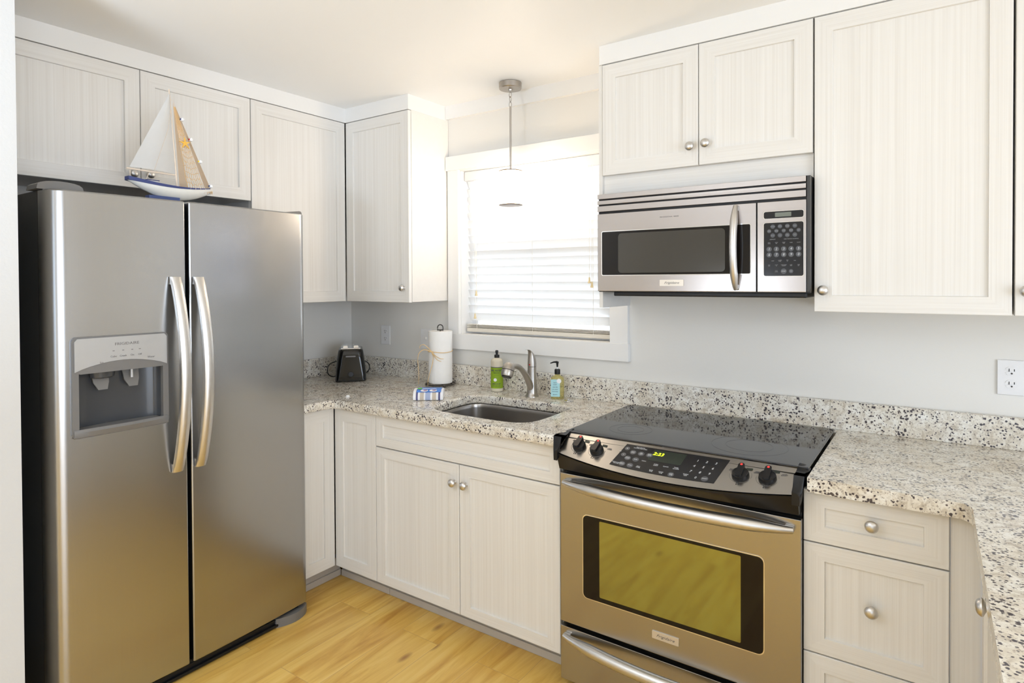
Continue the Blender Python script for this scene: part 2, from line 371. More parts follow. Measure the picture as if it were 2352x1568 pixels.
# ------------------------------------------------------------------ the setting
def wbox(name, mat, *a):
    b = B(); 
    for q in a: box(b, *q)
    return struct(link(name, b, mat, smooth=False))
wbox('floor', M['floor'], (-.12, 6.6, -6.1, .12, -.05, 0))
wbox('ceiling', M['ceil'], (-.12, 6.6, -6.1, .12, ZH, ZH+.05))
WX0, WX1, WZ0, WZ1 = .858, 1.722, 1.125, 1.983
wbox('wall_back', M['wall'], (0, WX0, 0, .12, 0, ZH), (WX1, 6.5, 0, .12, 0, ZH), (WX0, WX1, 0, .12, 0, WZ0), (WX0, WX1, 0, .12, WZ1, ZH))
wbox('wall_left', M['wall'], (-.12, 0, -6, .12, 0, ZH))
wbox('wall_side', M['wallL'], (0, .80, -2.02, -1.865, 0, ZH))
wbox('wall_right', M['wall'], (6.5, 6.6, -1.5, .12, 0, ZH), (6.5, 6.6, -6, -4.5, 0, ZH), (6.5, 6.6, -4.5, -1.5, 2.15, ZH), (6.5, 6.6, -4.5, -1.5, 0, .12))
wbox('wall_front', M['wall'], (0, 2.7, -6.1, -6, 0, ZH), (5.5, 6.6, -6.1, -6, 0, ZH), (2.7, 5.5, -6.1, -6, 0, .45), (2.7, 5.5, -6.1, -6, 2.15, ZH))
wbox('baseboard_back', M['trim'], (3.75, 6.5, -.014, 0, 0, .10))
# boards between the upper doors and the ceiling
wbox('trim_1', M['trim'], (XL-.02, XL, -1.86, YU, ZT+.004, ZH), )
wbox('trim_2', M['trim'], (XL, .776, YU, YU+.02, ZT+.004, ZH), (.756, .776, YU+.02, 0, ZT+.004, ZH))
wbox('trim_3', M['trim'], (.778, 1.815, -.022, 0, 2.255, ZH))
wbox('trim_4', M['trim'], (1.815, 3.80, YU, YU+.02, ZT+.004, ZH), (1.815, 1.835, YU+.02, -.022, ZT+.004, ZH))

# kitchen window: casing, jambs, sash, glass
b = B()
box(b, .781, 1.815, -.030, 0, WZ1, 2.056, .0015); box(b, .781, 1.813, -.026, 0, 1.050, 1.128, .0015)
box(b, .786, WX0, -.020, 0, 1.128, WZ1, .001); box(b, WX1, 1.808, -.020, 0, 1.128, WZ1, .001)
wn = bpy.data.objects.new('window_1', None); COL.objects.link(wn); wn.location = (1.29, 0, 1.05); wn['kind'] = 'structure'
link('casing', b, M['trim'], wn, smooth=False)
b = B()
for a in ((WX0, WX0+.004, 0, .11, WZ0, WZ1), (WX1-.004, WX1, 0, .11, WZ0, WZ1), (WX0, WX1, 0, .11, WZ1-.004, WZ1), (WX0, WX1, 0, .11, WZ0, WZ0+.004)): box(b, *a)
link('jamb', b, M['trim'], wn, smooth=False)
b = B(); ring(b, front(.10), rr_(WX0+.004, WX1-.004, WZ0+.004, WZ1-.004, .002, 1), rr_(WX0+.045, WX1-.045, WZ0+.045, WZ1-.045, .002, 1), -.02, .012)
box(b, WX0+.04, WX1-.04, .09, .115, 1.535, 1.570)
link('sash', b, M['white'], wn, smooth=False)
b = B(); box(b, WX0+.04, WX1-.04, .102, .106, WZ0+.04, WZ1-.04); link('glass', b, M['glass'], wn, smooth=False)

# ------------------------------------------------------------------ cabinet makers
def door(name, F, u0, u1, v0, v1, parent, fw_=.055, th=.019, rec=.007, fv=None):
    """shaker door or drawer front: mitred frame, recessed panel; F's w=0 is its face"""
    fv = fv or fw_; b = B(); c = .0015
    def loop(d, w, dv=None):
        dv = d if dv is None else dv
        return [b.verts.new(F(u, v, w)) for u, v in ((u0+d, v0+dv), (u1-d, v0+dv), (u1-d, v1-dv), (u0+d, v1-dv))]
    bk = loop(0, -th); s = loop(0, -c); f = loop(c, 0); i = loop(fw_, 0, fv); p = loop(fw_+.0015, -rec, fv+.0015)
    def strip(A, Z, mats):
        for k in range(4):
            q = b.faces.new((A[k], A[(k+1) % 4], Z[(k+1) % 4], Z[k])); q.material_index = mats[k % 2]
    strip(bk, s, (1, 0)); strip(s, f, (1, 0)); strip(f, i, (1, 0)); strip(i, p, (1, 0))
    b.faces.new(p).material_index = 1 if (u1-u0) > 2.2*(v1-v0) else 0
    b.faces.new(bk[::-1])
    return link(name, b, [M['gv'], M['gh']], parent, smooth=False)
def knob(F, u, v, parent, r=.0165):
    b = B(); lathe(b, [(.0085, 0), (.0085, .002), (.0055, .005), (.005, .013), (.0085, .015), (r*.93, .0185), (r, .021), (r*.97, .0235), (r*.78, .028), (r*.45, .0305), (0, .0315)], F(u, v, 0), F, 24)
    return link('knob', b, M['satin'], parent, angle=50)
G = .0015   # half gap between doors

# upper cabinets on the left wall
def upper_left(y0, y1, zb, lab, doors, grp=None, knobs=()):
    t = thing('wall_cabinet', (XL-.02, (y0+y1)/2, zb), lab, 'cabinet', grp)
    b = B(); box(b, .003, XL-.021, y0+.001, y1-.001, zb+.002, ZT+.003); link('body', b, M['cab'], t, smooth=False)
    F = right(XL)
    for k, (a, c) in enumerate(doors):
        d = door('door', F, a+G, c-G, zb, ZT, t)
        for (ku, kv) in knobs:
            if a < ku < c: knob(F, ku, kv, d)
    return t
upper_left(-.847, YU-.002, ZU, 'tall pale cabinet on the fridge wall, right of the cabinet over the fridge', [(-.847, YU-.003)])
upper_left(-1.80, -.849, 1.7785, 'short wide two-door pale cabinet directly over the steel fridge', [(-1.80, -1.323), (-1.323, -.849)], None, ((-1.357, 1.831), (-1.295, 1.836)))

# upper cabinet in the corner on the window wall
t = thing('wall_cabinet', (.55, -.28, ZU), 'narrow pale corner cabinet left of the window, above the toaster', 'cabinet')
b = B(); box(b, XL+.002, .778, YU+.0205, -.002, ZU+.002, ZT+.003); link('body', b, M['cab'], t, smooth=False)
d = door('door', front(YU), XL+.002, .776, ZU, ZT, t); knob(front(YU), .741, 1.372, d)

# cabinet over the microwave, with the side panels that flank it
t = thing('wall_cabinet', (2.2, -.28, 1.8), 'two-door pale cabinet mounted above the microwave', 'cabinet')
b = B(); box(b, 1.826, 2.578, YU+.021, -.002, 1.737, ZT+.003); box(b, 1.826, 2.578, YU+.018, YU+.021, 1.737, 1.808); link('body', b, M['gh'], t, smooth=False)
b = B(); box(b, 1.8105, 1.8255, YU+.005, -.031, 1.296, ZT+.003); link('side_panel', b, M['cab'], t, smooth=False)
d = door('door', front(YU), 1.828, 2.2055, 1.815, ZT, t); knob(front(YU), 2.180, 1.883, d)
d = door('door', front(YU), 2.2085, 2.578, 1.815, ZT, t); knob(front(YU), 2.236, 1.887, d)
# tall uppers on the right
for x0, x1, lab, ku in ((2.5815, 3.0825, 'large tall single-door pale cabinet right of the microwave', 2.611), (3.0855, 3.55, 'pale cabinet at the right edge of the photo, beyond the large tall one', 3.111)):
    t = thing('wall_cabinet', ((x0+x1)/2, -.28, ZU), lab, 'cabinet')
    b = B(); box(b, x0+.001, x1-.001, YU+.021, -.002, ZU+.002, ZT+.003); link('body', b, M['cab'], t, smooth=False)
    d = door('door', front(YU), x0+G, x1-G, ZU, ZT, t, .052); knob(front(YU), ku, 1.369, d)

# base cabinets
def base_body(t, x0, x1, y0, y1, name='body', mat='cab'):
    b = B(); box(b, x0, x1, y0, y1, .088, ZCB-.002); return link(name, b, M[mat], t, smooth=False)
t = thing('base_cabinet', (.6, -.74, 0), 'pale base cabinet squeezed between the fridge and the inside corner', 'cabinet')
base_body(t, .003, XB-.021, -.845, YB+.01)
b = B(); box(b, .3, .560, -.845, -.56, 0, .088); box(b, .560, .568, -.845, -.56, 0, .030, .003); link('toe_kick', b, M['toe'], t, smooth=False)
door('door', right(XB), -.84, YB-.003, .0915, .824, t)
t = thing('base_cabinet', (.77, -.62, 0), 'narrow single-door pale base cabinet between inside corner and sink cabinet', 'cabinet')
base_body(t, XB+.002-.02, .897, YB+.021, -.003)
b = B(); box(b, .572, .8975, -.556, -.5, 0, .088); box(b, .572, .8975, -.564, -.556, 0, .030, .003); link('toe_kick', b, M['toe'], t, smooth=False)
door('door', front(YB), XB+.0015, .8975, .0915, .824, t)
t = thing('sink_cabinet', (1.365, -.62, 0), 'wide pale sink base cabinet with false drawer front over two doors', 'cabinet')
b = B()
for a in ((.8995, .915, YB+.021, -.003, .088, ZCB-.002), (1.812, 1.829, YB+.021, -.003, .088, ZCB-.002), (.915, 1.812, YB+.021, -.003, .088, .105), (.915, 1.812, -.015, -.003, .105, ZCB-.002),
          (.915, 1.812, YB+.021, YB+.036, .66, ZCB-.002), (1.35, 1.39, YB+.021, YB+.036, .105, .66)): box(b, *a)
link('body', b, M['cab'], t, smooth=False)
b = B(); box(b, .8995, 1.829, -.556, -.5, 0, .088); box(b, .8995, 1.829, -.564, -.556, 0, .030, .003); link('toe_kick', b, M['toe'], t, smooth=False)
door('false_drawer_front', front(YB), .9005, 1.8275, .688, .824, t, .042, fv=.040)
d = door('door', front(YB), .9005, 1.369, .0915, .683, t, .052, fv=.042); knob(front(YB), 1.348, .612, d)
d = door('door', front(YB), 1.372, 1.8275, .0915, .683, t, .052, fv=.042); knob(front(YB), 1.405, .611, d)
t = thing('drawer_cabinet', (2.77, -.62, 0), 'pale three-drawer base cabinet right of the range', 'cabinet')
base_body(t, 2.612, 2.9385, YB+.021, -.003); b = B(); box(b, 2.612, 2.9385, -.556, -.5, 0, .088); link('toe_kick', b, M['toe'], t, smooth=False)
for z0, z1, kz in ((.684, .826, .762), (.3785, .680, .538), (.0915, .3745, .235)):
    d = door('drawer', front(YB), 2.608, 2.937, z0, z1, t, .052, fv=.045); knob(front(YB), 2.772, kz, d)
# peninsula run
t = thing('corner_filler', (2.97, -.62, 0), 'plain pale upright filler panel beside the drawer stack', 'filler panel')
b = B(); box(b, 2.9395, 2.9985, YB+.008, YB+.03, .0915, ZCB-.002); link('panel', b, M['gv'], t, smooth=False)
t = thing('peninsula_cabinet', (3.3, -.95, 0), 'pale base cabinet under the granite peninsula with one door, facing the fridge', 'cabinet')
base_body(t, 3.021, 3.60, -1.185, YB-.002); b = B(); box(b, 3.08, 3.55, -1.15, -.66, 0, .088); link('toe_kick', b, M['toe'], t, smooth=False)
F = leftf(3.0); d = door('door', F, .675, 1.18, .0915, .824, t); knob(F, 1.075, .80, d)
t = thing('peninsula_end_panel', (3.05, -1.5, 0), 'grey painted support panel below the near end of the granite peninsula', 'panel')
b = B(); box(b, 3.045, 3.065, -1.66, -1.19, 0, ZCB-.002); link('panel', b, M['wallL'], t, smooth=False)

# ------------------------------------------------------------------ worktops and splashbacks
def arc(cx, cy, r, a0, a1, n=5): return [(cx+r*math.cos(R(a0+(a1-a0)*k/n)), cy+r*math.sin(R(a0+(a1-a0)*k/n))) for k in range(n+1)]
YC = -.672
sinkloop = [(1.112, -.27), (1.128, -.222), (1.165, -.203), (1.25, -.197), (1.40, -.195), (1.52, -.195), (1.590, -.200), (1.628, -.222), (1.643, -.262), (1.648, -.36), (1.648, -.46), (1.640, -.520), (1.610, -.560), (1.555, -.580), (1.45, -.584), (1.30, -.582), (1.205, -.568), (1.152, -.532), (1.125, -.475), (1.113, -.37)]
def smooth_loop(l, n=3):
    o = []
    for i in range(len(l)):
        a, b_, c, d_ = [Vector((*l[(i+k) % len(l)], 0)) for k in (-1, 0, 1, 2)]
        for k in range(n):
            t_ = k/n; p = .5*((2*b_)+(c-a)*t_+(2*a-5*b_+4*c-d_)*t_*t_+(3*b_-a-3*c+d_)*t_**3); o.append((p.x, p.y))
    return o
SL = smooth_loop(sinkloop)
out = [(.003, -.003), (.003, -.848)]+[(.655, -.848)]+arc(.655+.035, YC-.035, .035, 180, 90)+[(1.834, YC), (1.834, -.003)]
bm = slab_with_holes(out, [SL], ZCB, ZC)
o = link('countertop', bm, M['gran'], smooth=False); bevel_mod(o, .009, 3)
tag(o, 'L-shaped speckled granite worktop around the sink, left of the range', 'countertop')
out = [(2.622, -.003), (2.622, YC), (2.945, YC)]+arc(2.945, YC-.035, .035, 90, 0)+[(2.985, -1.68), (3.66, -1.68), (3.66, -.003)]
out[3+0:3] = []
bm = slab_with_holes(out, [], ZCB, ZC)
o = link('countertop', bm, M['gran'], smooth=False); bevel_mod(o, .009, 3)
tag(o, 'speckled granite worktop and peninsula right of the range', 'countertop')
b = B(); box(b, .023, 2.594, -.028, -.002, ZC, .968, .002); o = link('backsplash', b, M['gran'], smooth=False)
tag(o, 'long low granite splashback strip behind the sink and range', 'backsplash')
b = B(); box(b, 2.5943, 3.66, -.028, -.002, ZC, .968, .002); o = link('backsplash', b, M['gran'], smooth=False)
tag(o, 'short granite splashback strip right of the range, below the right outlet', 'backsplash')
b = B(); box(b, .003, .022, -.848, -.003, ZC, .968, .002); o = link('backsplash', b, M['gran'], smooth=False)
tag(o, 'granite splashback strip on the fridge wall, left of the toaster', 'backsplash')
# strip of worktop behind the cooktop
b = B(); box(b, 1.8345, 2.6215, -.0745, -.0285, ZCB, ZC); o = link('countertop', b, M['gran'], smooth=False)
tag(o, 'thin granite strip between the back of the cooktop and the splashback', 'countertop')

# ------------------------------------------------------------------ sink, faucet
t = thing('sink', (1.38, -.39, ZCB-.001), 'undermount stainless steel sink bowl set in the granite', 'sink')
c0 = Vector((1.382, -.39, 0)); b = B()
def lp(scale, z): return [b.verts.new(((x-c0.x)*scale+c0.x, (y-c0.y)*scale+c0.y, z)) for x, y in SL]
prof = [(1.06, ZCB-.0015), (1.012, ZCB-.0015), (1.004, ZCB-.004), (.995, ZCB-.02), (.97, .70), (.945, .672), (.90, .660), (.15, .655)]
Ls = [lp(*p) for p in prof]
for A, Z in zip(Ls, Ls[1:]):
    for k in range(len(SL)): b.faces.new((A[k], A[(k+1) % len(SL)], Z[(k+1) % len(SL)], Z[k]))
b.faces.new(Ls[-1]); link('bowl', b, M['sink'], t, angle=60)
b = B(); lathe(b, [(.045, .0), (.045, .003), (.03, .004), (.0, .002)], (1.38, -.39, .655)); link('drain', b, M['chrome'], t)

t = thing('faucet', (1.366, -.103, ZC), 'brushed nickel pull-out faucet standing behind the sink', 'faucet')
b = B(); lathe(b, [(.031, 0), (.031, .004), (.027, .010), (.0235, .020), (.0225, .04), (.0205, .085), (.0200, .120), (.0200, .139)], (1.366, -.103, ZC))
link('body', b, M['nickel'], t, angle=50)
b = B(); sp = spline([(1.366, -.103, ZC+.025), (1.366, -.122, ZC+.06), (1.366, -.155, ZC+.105), (1.366, -.200, ZC+.143), (1.366, -.242, ZC+.158), (1.366, -.272, ZC+.158)], 6)
n_ = len(sp); tube(b, sp, [.0185-.0065*min(1, k/(n_*.55)) + (.002*max(0, (k/n_-.8)*5)) for k in range(n_)], 16); link('spout', b, M['nickel'], t, angle=60)
Fd = FR((0, 0, 0), (1, 0, 0), (0, .35, -1)); Fd = FR((0, 0, 0), (1, 0, 0), Vector((0, -.87, .5)))
Fd.W = Vector((0, -.42, -.91)).normalized(); Fd.V = Fd.W.cross(Fd.U)
b = B(); lathe(b, [(.0, -.030), (.012, -.028), (.022, -.018), (.0265, -.004), (.0275, .008), (.0275, .028), (.0235, .036), (.018, .037), (0, .037)], (1.366, -.292, ZC+.152), Fd)
sh = link('spray_head', b, M['nickel'], t, angle=50)
b = B(); lathe(b, [(.0282, .0065), (.0285, .008), (.0282, .0095)], (1.366, -.292, ZC+.152), Fd); link('seam_ring', b, M['iron'], sh)
b = B(); lathe(b, [(.022, .0365), (.021, .040), (0, .040)], (1.366, -.292, ZC+.152), Fd); link('nozzle', b, M['black'], sh)
# lever: leaf shape rising from the body and leaning to the sink
b = B(); rows = []
for (z, yc, ry, rx) in ((.141, 0, .0205, .0205), (.155, 0, .0205, .0205), (.172, -.001, .0190, .0190), (.188, -.004, .0155, .0165), (.203, -.010, .0110, .0130), (.213, -.018, .0065, .0095), (.219, -.028, .0035, .007), (.2215, -.040, .0028, .0060), (.221, -.050, .002, .0045)):
    rows.append([b.verts.new((1.366+rx*math.cos(a), -.103+yc+ry*math.sin(a), ZC+z)) for a in [2*math.pi*k/20 for k in range(20)]])
for A, Z in zip(rows, rows[1:]):
    for k in range(20): b.faces.new((A[k], A[(k+1) % 20], Z[(k+1) % 20], Z[k]))
b.faces.new(rows[0][::-1]); b.faces.new(rows[-1]); hd = link('lever', b, M['nickel'], t, angle=50)
b = B(); lathe(b, [(.0035, 0), (.003, .0012), (0, .0014)], (1.3665, -.1235, ZC+.150), front(0)); link('red_dot', b, M['redp'], hd)

# ------------------------------------------------------------------ refrigerator
t = thing('refrigerator', (.37, -1.3165, 0), 'tall side-by-side stainless steel refrigerator with dispenser in left door', 'refrigerator')
XF = .7336; YM = -1.3165
b = B(); box(b, .02, .652, -1.772, -.861, .03, 1.690, .006); link('case', b, M['casegrey'], t)
def bowx(y): return XF-.016*((y-YM)/.458)**2+.002
def fridge_door(y0, y1, ro_left, ro_right, hole=None):
    def corner(yc, xc, r, a0, a1): return [(yc+r*math.cos(R(a)), xc+r*math.sin(R(a))) for a in [a0+(a1-a0)*k/9 for k in range(10)]]
    pts = [(y0, .662)]+corner(y0+ro_left, bowx(y0+ro_left)-ro_left, ro_left, 180, 90)
    ys = [y0+ro_left+(y1-ro_right-y0-ro_left)*k/14 for k in range(1, 14)]
    if hole:
        ys = [y for y in ys if min(abs(y-hole[0]), abs(y-hole[1])) > .008]+[hole[0], hole[1]]; ys = sorted(y for y in ys if y > y0+ro_left+.003)
    pts += [(y, bowx(y)) for y in ys]+corner(y1-ro_right, bowx(y1-ro_right)-ro_right, ro_right, 90, 0)+[(y1, .662)]
    bm = B(); rows = []; ym = (y0+y1)/2; z0, z1 = .048, 1.690
    zz = [(z0, .006), (z0+.002, .002), (z0+.005, 0)]+[(z, 0) for z in ((hole[2], hole[3]) if hole else ())]+[(z1-.005, 0), (z1-.002, .002), (z1, .005)]
    for z, ins in zz:
        rows.append([bm.verts.new((x if x < .67 else x-ins, y+(ins if y < ym else -ins)*(1 if abs(y-ym) > abs(y1-y0)*.4 else 0), z)) for y, x in pts])
    n = len(pts)
    for A, Z in zip(rows, rows[1:]):
        for k in range(n):
            if hole and hole[2]-.001 < A[0].co.z < hole[3]-.001 and k+1 < n and hole[0]-.001 < pts[k][0] < hole[1]-.001 and pts[k][1] > .70: continue
            bm.faces.new((A[k], A[(k+1) % n], Z[(k+1) % n], Z[k]))
    bm.faces.new(rows[0][::-1]); bm.faces.new(rows[-1]); return link('door', bm, M['steel'], t, angle=30)
dl = fridge_door(-1.775, -1.3685, .048, .006, (-1.700, -1.449, .944, 1.135)); dr = fridge_door(-1.3560, -.858, .006, .030)
FRf = right(XF)     # u = y, v = z
XD = XF-.006        # door face near the dispenser
D = FR((XD-.002, 0, 0), (0, 1, 0), (0, 0, 1)); D = FR((bowx(-1.575)-.001, -1.575, 0), Vector((-.0365*-1*.0, 1, 0)) + Vector((.018, 0, 0)), (0, 0, 1))
# local u measured from y = -1.575
b = B(); ring(b, D, rr_(-.142, .142, .922, 1.236, .016), rr_(-.124, .124, .946, 1.124, .004), -.012, .007); bz = link('dispenser_bezel', b, M['grey'], dl)
# silver control face with arched lower edge, standing proud
ar = [(-.136, 1.128)]+[(-.136+.272*k/14, 1.128+.027*math.sin(math.pi*k/14)**.8) for k in range(1, 14)]+[(.136, 1.128)]
b = B(); prism(b, D, [(-.136, 1.128)]+ar[1:]+[(.136, 1.222), (.128, 1.231), (-.128, 1.231), (-.136, 1.222)], .0072, .0105); pf = link('control_face', b, M['silver'], dl)
b = B(); prism(b, D, [(-.136, 1.128), (-.120, 1.121), (.120, 1.121), (.136, 1.128)]+[(u, v-.0006) for u, v in ar[::-1][1:-1]], .0072, .0092); link('arch_lip', b, M['grey'], dl)
# cavity, curved back
b = B(); cols = []
for k in range(13):
    a = math.pi*k/12; u = -.124*math.cos(a); w = -.010-.036*math.sin(a)**.6
    cols.append([b.verts.new(D(u, z, w)) for z in (.946, 1.124)])
for A, Z in zip(cols, cols[1:]): b.faces.new((A[0], Z[0], Z[1], A[1]))
b.faces.new([c[0] for c in cols]); b.faces.new([c[1] for c in cols][::-1]); link('cavity', b, M['dgrey'], dl, angle=50)
# tray lip
b = B(); prism(b, FR(D.O, D.W, D.V), [(-.03, .946), (.012, .946), (.020, .942), (.016, .925), (.006, .921), (-.012, .925)], -.128, .128) if False else None
b = B(); rows = []
for k in range(13):
    u = -.139+.278*k/12; q = math.sin(math.pi*k/12)
    rows.append([b.verts.new(D(u, v, w)) for v, w in ((.950, .003), (.950, .008+.009*q), (.942, .011+.012*q), (.926, .010+.006*q), (.923, .004))])
for A, Z in zip(rows, rows[1:]):
    for k in range(4): b.faces.new((A[k], Z[k], Z[k+1], A[k+1]))
    b.faces.new((A[4], Z[4], Z[0], A[0]))
b.faces.new(rows[0]); b.faces.new(rows[-1][::-1]); link('tray_lip', b, M['grey'], dl)
b = B(); box(b, .682, .728, -1.690, -1.458, .944, .948); link('drip_tray', b, M['grey'], dl)
for u in (-.052, .038):
    b = B(); pts = [(u-.026, 1.118), (u-.022, 1.085), (u-.010, 1.062), (u+.016, 1.062), (u+.022, 1.085), (u+.024, 1.118)]
    a_ = [b.verts.new(D(x, z, -.030+.24*(1.118-z))) for x, z in pts]; c_ = [b.verts.new(D(x, z, -.036+.24*(1.118-z))) for x, z in pts]
    b.faces.new(a_); b.faces.new(c_[::-1])
    for k in range(6): b.faces.new((a_[k], a_[(k+1) % 6], c_[(k+1) % 6], c_[k]))
    pd = link('dispenser_paddle', b, M['grey'], dl)
b = B(); lathe(b, [(.0045, 0), (.0045, .03), (0, .03)], D(.034, 1.092, -.012)); link('water_nozzle', b, M['silver'], dl)
b = B(); lathe(b, [(.034, -.005), (.031, -.022), (.024, -.026), (0, -.026)], D(-.048, 1.125, -.026), None, 20, .8, 1.1); link('ice_chute', b, M['dgrey'], dl)
text('brand_lettering', 'FRIGIDAIRE', .0125, D, .012, 1.207, M['inkgrey'], pf, .0108, sx=1.15)
for i_, (u, s_) in enumerate(((-.028, 'Cube'), (.000, 'Crush'), (.027, 'On'), (.050, 'Off'))):
    text('button_lettering', s_, .0085, D, u, 1.168, M['inkgrey'], pf, .0108)
    b = B(); prism(b, D, rr_(u-.003, u+.003, 1.185, 1.187, .0008, 2), .0105, .0113); link('button_mark', b, M['inkgrey'], pf, smooth=False)
text('button_lettering', 'Ice', .0085, D, -.062, 1.152, M['inkgrey'], pf, .0108); text('button_lettering', 'Water', .0085, D, .085, 1.156, M['inkgrey'], pf, .0108)
# handles: shallow arcs bowing outwards
for y, nm in ((-1.408, dl), (-1.328, dr)):
    b = B(); rows = []; n = 26
    side = -1 if nm is dl else 1
    for k in range(n+1):
        s = k/n; z = .748+(1.424-.748)*s; q = math.sin(math.pi*s)
        xo = bowx(y)+.010+.058*q**.75; yy = y+side*0.0+.004*math.sin(math.pi*s); wd = .0185; th_ = .010 if 0 < k < n else .006
        rows.append([b.verts.new((xo+dx, yy+dy, z)) for dy, dx in ((-wd, -th_), (-wd, .000), (-wd*.72, .0065), (0, .0095), (wd*.72, .0065), (wd, .0), (wd, -th_))])
    for A, Z in zip(rows, rows[1:]):
        for k in range(7): b.faces.new((A[k], A[(k+1) % 7], Z[(k+1) % 7], Z[k]))
    b.faces.new(rows[0][::-1]); b.faces.new(rows[-1])
    for z in (.762, 1.410): box(b, bowx(y)-.002, bowx(y)+.012, y-.014, y+.014, z-.012, z+.012)
    link('handle', b, M['satin'], nm, angle=40)
# hinge covers and base grille
for y0, y1, nm in ((-1.785, -1.66, 'l'), (-.965, -.850, 'r')):
    b = B(); pts = []
    yc = (y0+y1)/2; hw = (y1-y0)/2
    bm_ = [(y0, 1.690)]+[(yc-hw*math.cos(math.pi*k/10), 1.692+.026*math.sin(math.pi*k/10)**.6) for k in range(1, 10)]+[(y1, 1.690)]
    if nm == 'r': bm_ = [(y0, 1.690), (y1-.012, 1.704), (y1-.004, 1.703), (y1, 1.697), (y1, 1.690)]
    prism(b, right(.60), bm_, 0, .085); link('hinge_cover', b, M['grey'], t)
b = B(); box(b, .60, .705, -1.762, -.90, .012, .046); box(b, .705, .709, -1.762, -.90, .030, .034); box(b, .70, .716, -1.762, -.90, .004, .016, .003); gl = link('base_grille', b, M['black'], t)
for y0, y1 in ((-1.01, -.858), (-1.775, -1.63)):
    b = B(); prism(b, top(0), [(.60, y0), (.712, y0)]+[(.712+.024*math.sin(math.pi*k/8), y0+(y1-y0)*k/8) for k in range(1, 8)]+[(.705, y1), (.60, y1)], .0, .036); link('foot_cover', b, M['grey'], t)

# ------------------------------------------------------------------ range
RX0, RX1 = 1.842, 2.606
t = thing('range', (2.224, -.36, 0), 'slide-in stainless electric range with black glass cooktop', 'oven')
b = B(); box(b, RX0+.003, RX1-.003, -.630, -.090, .02, .860); link('body', b, M['black'], t, smooth=False)
b = B(); box(b, 1.836, 2.616, -.609, -.075, .8675, .8765, .003); ck = link('cooktop', b, M['cook'], t)
FT = top(.8766)
for cx, cy, r_ in ((2.03, -.24, .085), (2.42, -.23, .075), (2.02, -.47, .075), (2.42, -.46, .115)):
    for q in (r_, r_*.62):
        b = B(); ring(b, FT, circ(cx, cy, q, 48), circ(cx, cy, q-.0012, 48), 0, .0002); link('burner_ring', b, M['mark'], ck, smooth=False)
# control panel: sloping, front edge bowed outwards
def bow(x, k=.052): s = (x-2.224)/.382; return k*(1-s*s)
Zt, Yt = .8745, -.601
def lowy(x): return -.690-bow(x)
def lowz(x): return .822-.018*(1-((x-2.224)/.382)**2)
xs = [1.853+(2.588-1.853)*k/24 for k in range(25)]
# panel frame: u = x, along the slope v measured 0 (bottom) .. 1 (top)
def pp(x, s, w=0):
    y0, z0 = lowy(x), lowz(x); y = y0+(Yt-y0)*s; z = z0+(Zt-z0)*s
    nx = Vector((0, -(Zt-z0), Yt-y0 if False else (Yt-y0))); nx = Vector((0, -(Zt-z0), (Yt-y0))).normalized()
    return Vector((x, y, z))+nx*w
def patch(bm, f, us, s0, s1, w0, w1, ns=4):
    """sheet of given thickness over the curved panel; f(u, s) -> x offset"""
    g = [[[bm.verts.new(pp(f(u, s0+(s1-s0)*k/ns), s0+(s1-s0)*k/ns, w)) for k in range(ns+1)] for u in us] for w in (w0, w1)]
    nu = len(us)
    for i in range(nu-1):
        for k in range(ns):
            bm.faces.new((g[1][i][k], g[1][i+1][k], g[1][i+1][k+1], g[1][i][k+1])); bm.faces.new((g[0][i][k+1], g[0][i+1][k+1], g[0][i+1][k], g[0][i][k]))
    for i in range(nu-1):
        for k in (0, ns): bm.faces.new((g[0][i][k], g[0][i+1][k], g[1][i+1][k], g[1][i][k]))
    for i in (0, nu-1):
        for k in range(ns): bm.faces.new((g[0][i][k], g[0][i][k+1], g[1][i][k+1], g[1][i][k]))
    return bm
b = B(); patch(b, lambda u, s: 1.853+.003*(s)*0+u*(2.588-1.853), [k/24 for k in range(25)], 0, 1, -.004, 0); cp = link('control_panel', b, M['steel2'], t, angle=30)
# black housing under the panel
b = B(); rows = []
for k in range(25):
    x = 1.846+(2.602-1.846)*k/24
    y = lowy(x); z = lowz(x)
    rows.append([b.verts.new(Vector(c)) for c in ((x, Yt+.01, .866), (x, Yt, Zt-.008), (x, y+.004, z-.006), (x, y-.003, z-.003), (x, y-.001, z-.009), (x, -.672-bow(x)*.25, .760), (x, -.640, .757), (x, -.60, .757))])
for A, Z in zip(rows, rows[1:]):
    for k in range(8): b.faces.new((A[k], A[(k+1) % 8], Z[(k+1) % 8], Z[k]))
b.faces.new(rows[0]); b.faces.new(rows[-1][::-1]); link('panel_housing', b, M['black'], t, angle=35)
# end caps: rounded wings beside the panel
for s_, x0 in ((-1, 1.853), (1, 2.588)):
    b = B(); rows = []
    for k in range(9):
        s = k/8; y = Yt+.02+(-.700-Yt-.02)*s; z = .876+.006*math.sin(math.pi*s)-.050*s**1.3
        wdt = .037*math.sin(math.pi*(.06+.82*s)) if s_ < 0 else .030+.004*math.sin(math.pi*s)-.010*s*s
        up_ = y > -.676
        zb_ = .8678 if up_ else z-.032
        sec = [(x0, z-.001)]
        for q in range(0, 91, 15): sec.append((x0+s_*wdt*math.sin(R(q))**.8, max(zb_, z+.003-.016*(1-math.cos(R(q))))))
        sec += [(x0+s_*wdt, zb_), (x0, zb_)]
        rows.append([b.verts.new((a_, y, c_)) for a_, c_ in sec])
    for A, Z in zip(rows, rows[1:]):
        for k in range(10): b.faces.new((A[k], A[(k+1) % 10], Z[(k+1) % 10], Z[k]))
    b.faces.new(rows[0]); b.faces.new(rows[-1][::-1]); link('end_cap', b, M['black'], t, angle=50)
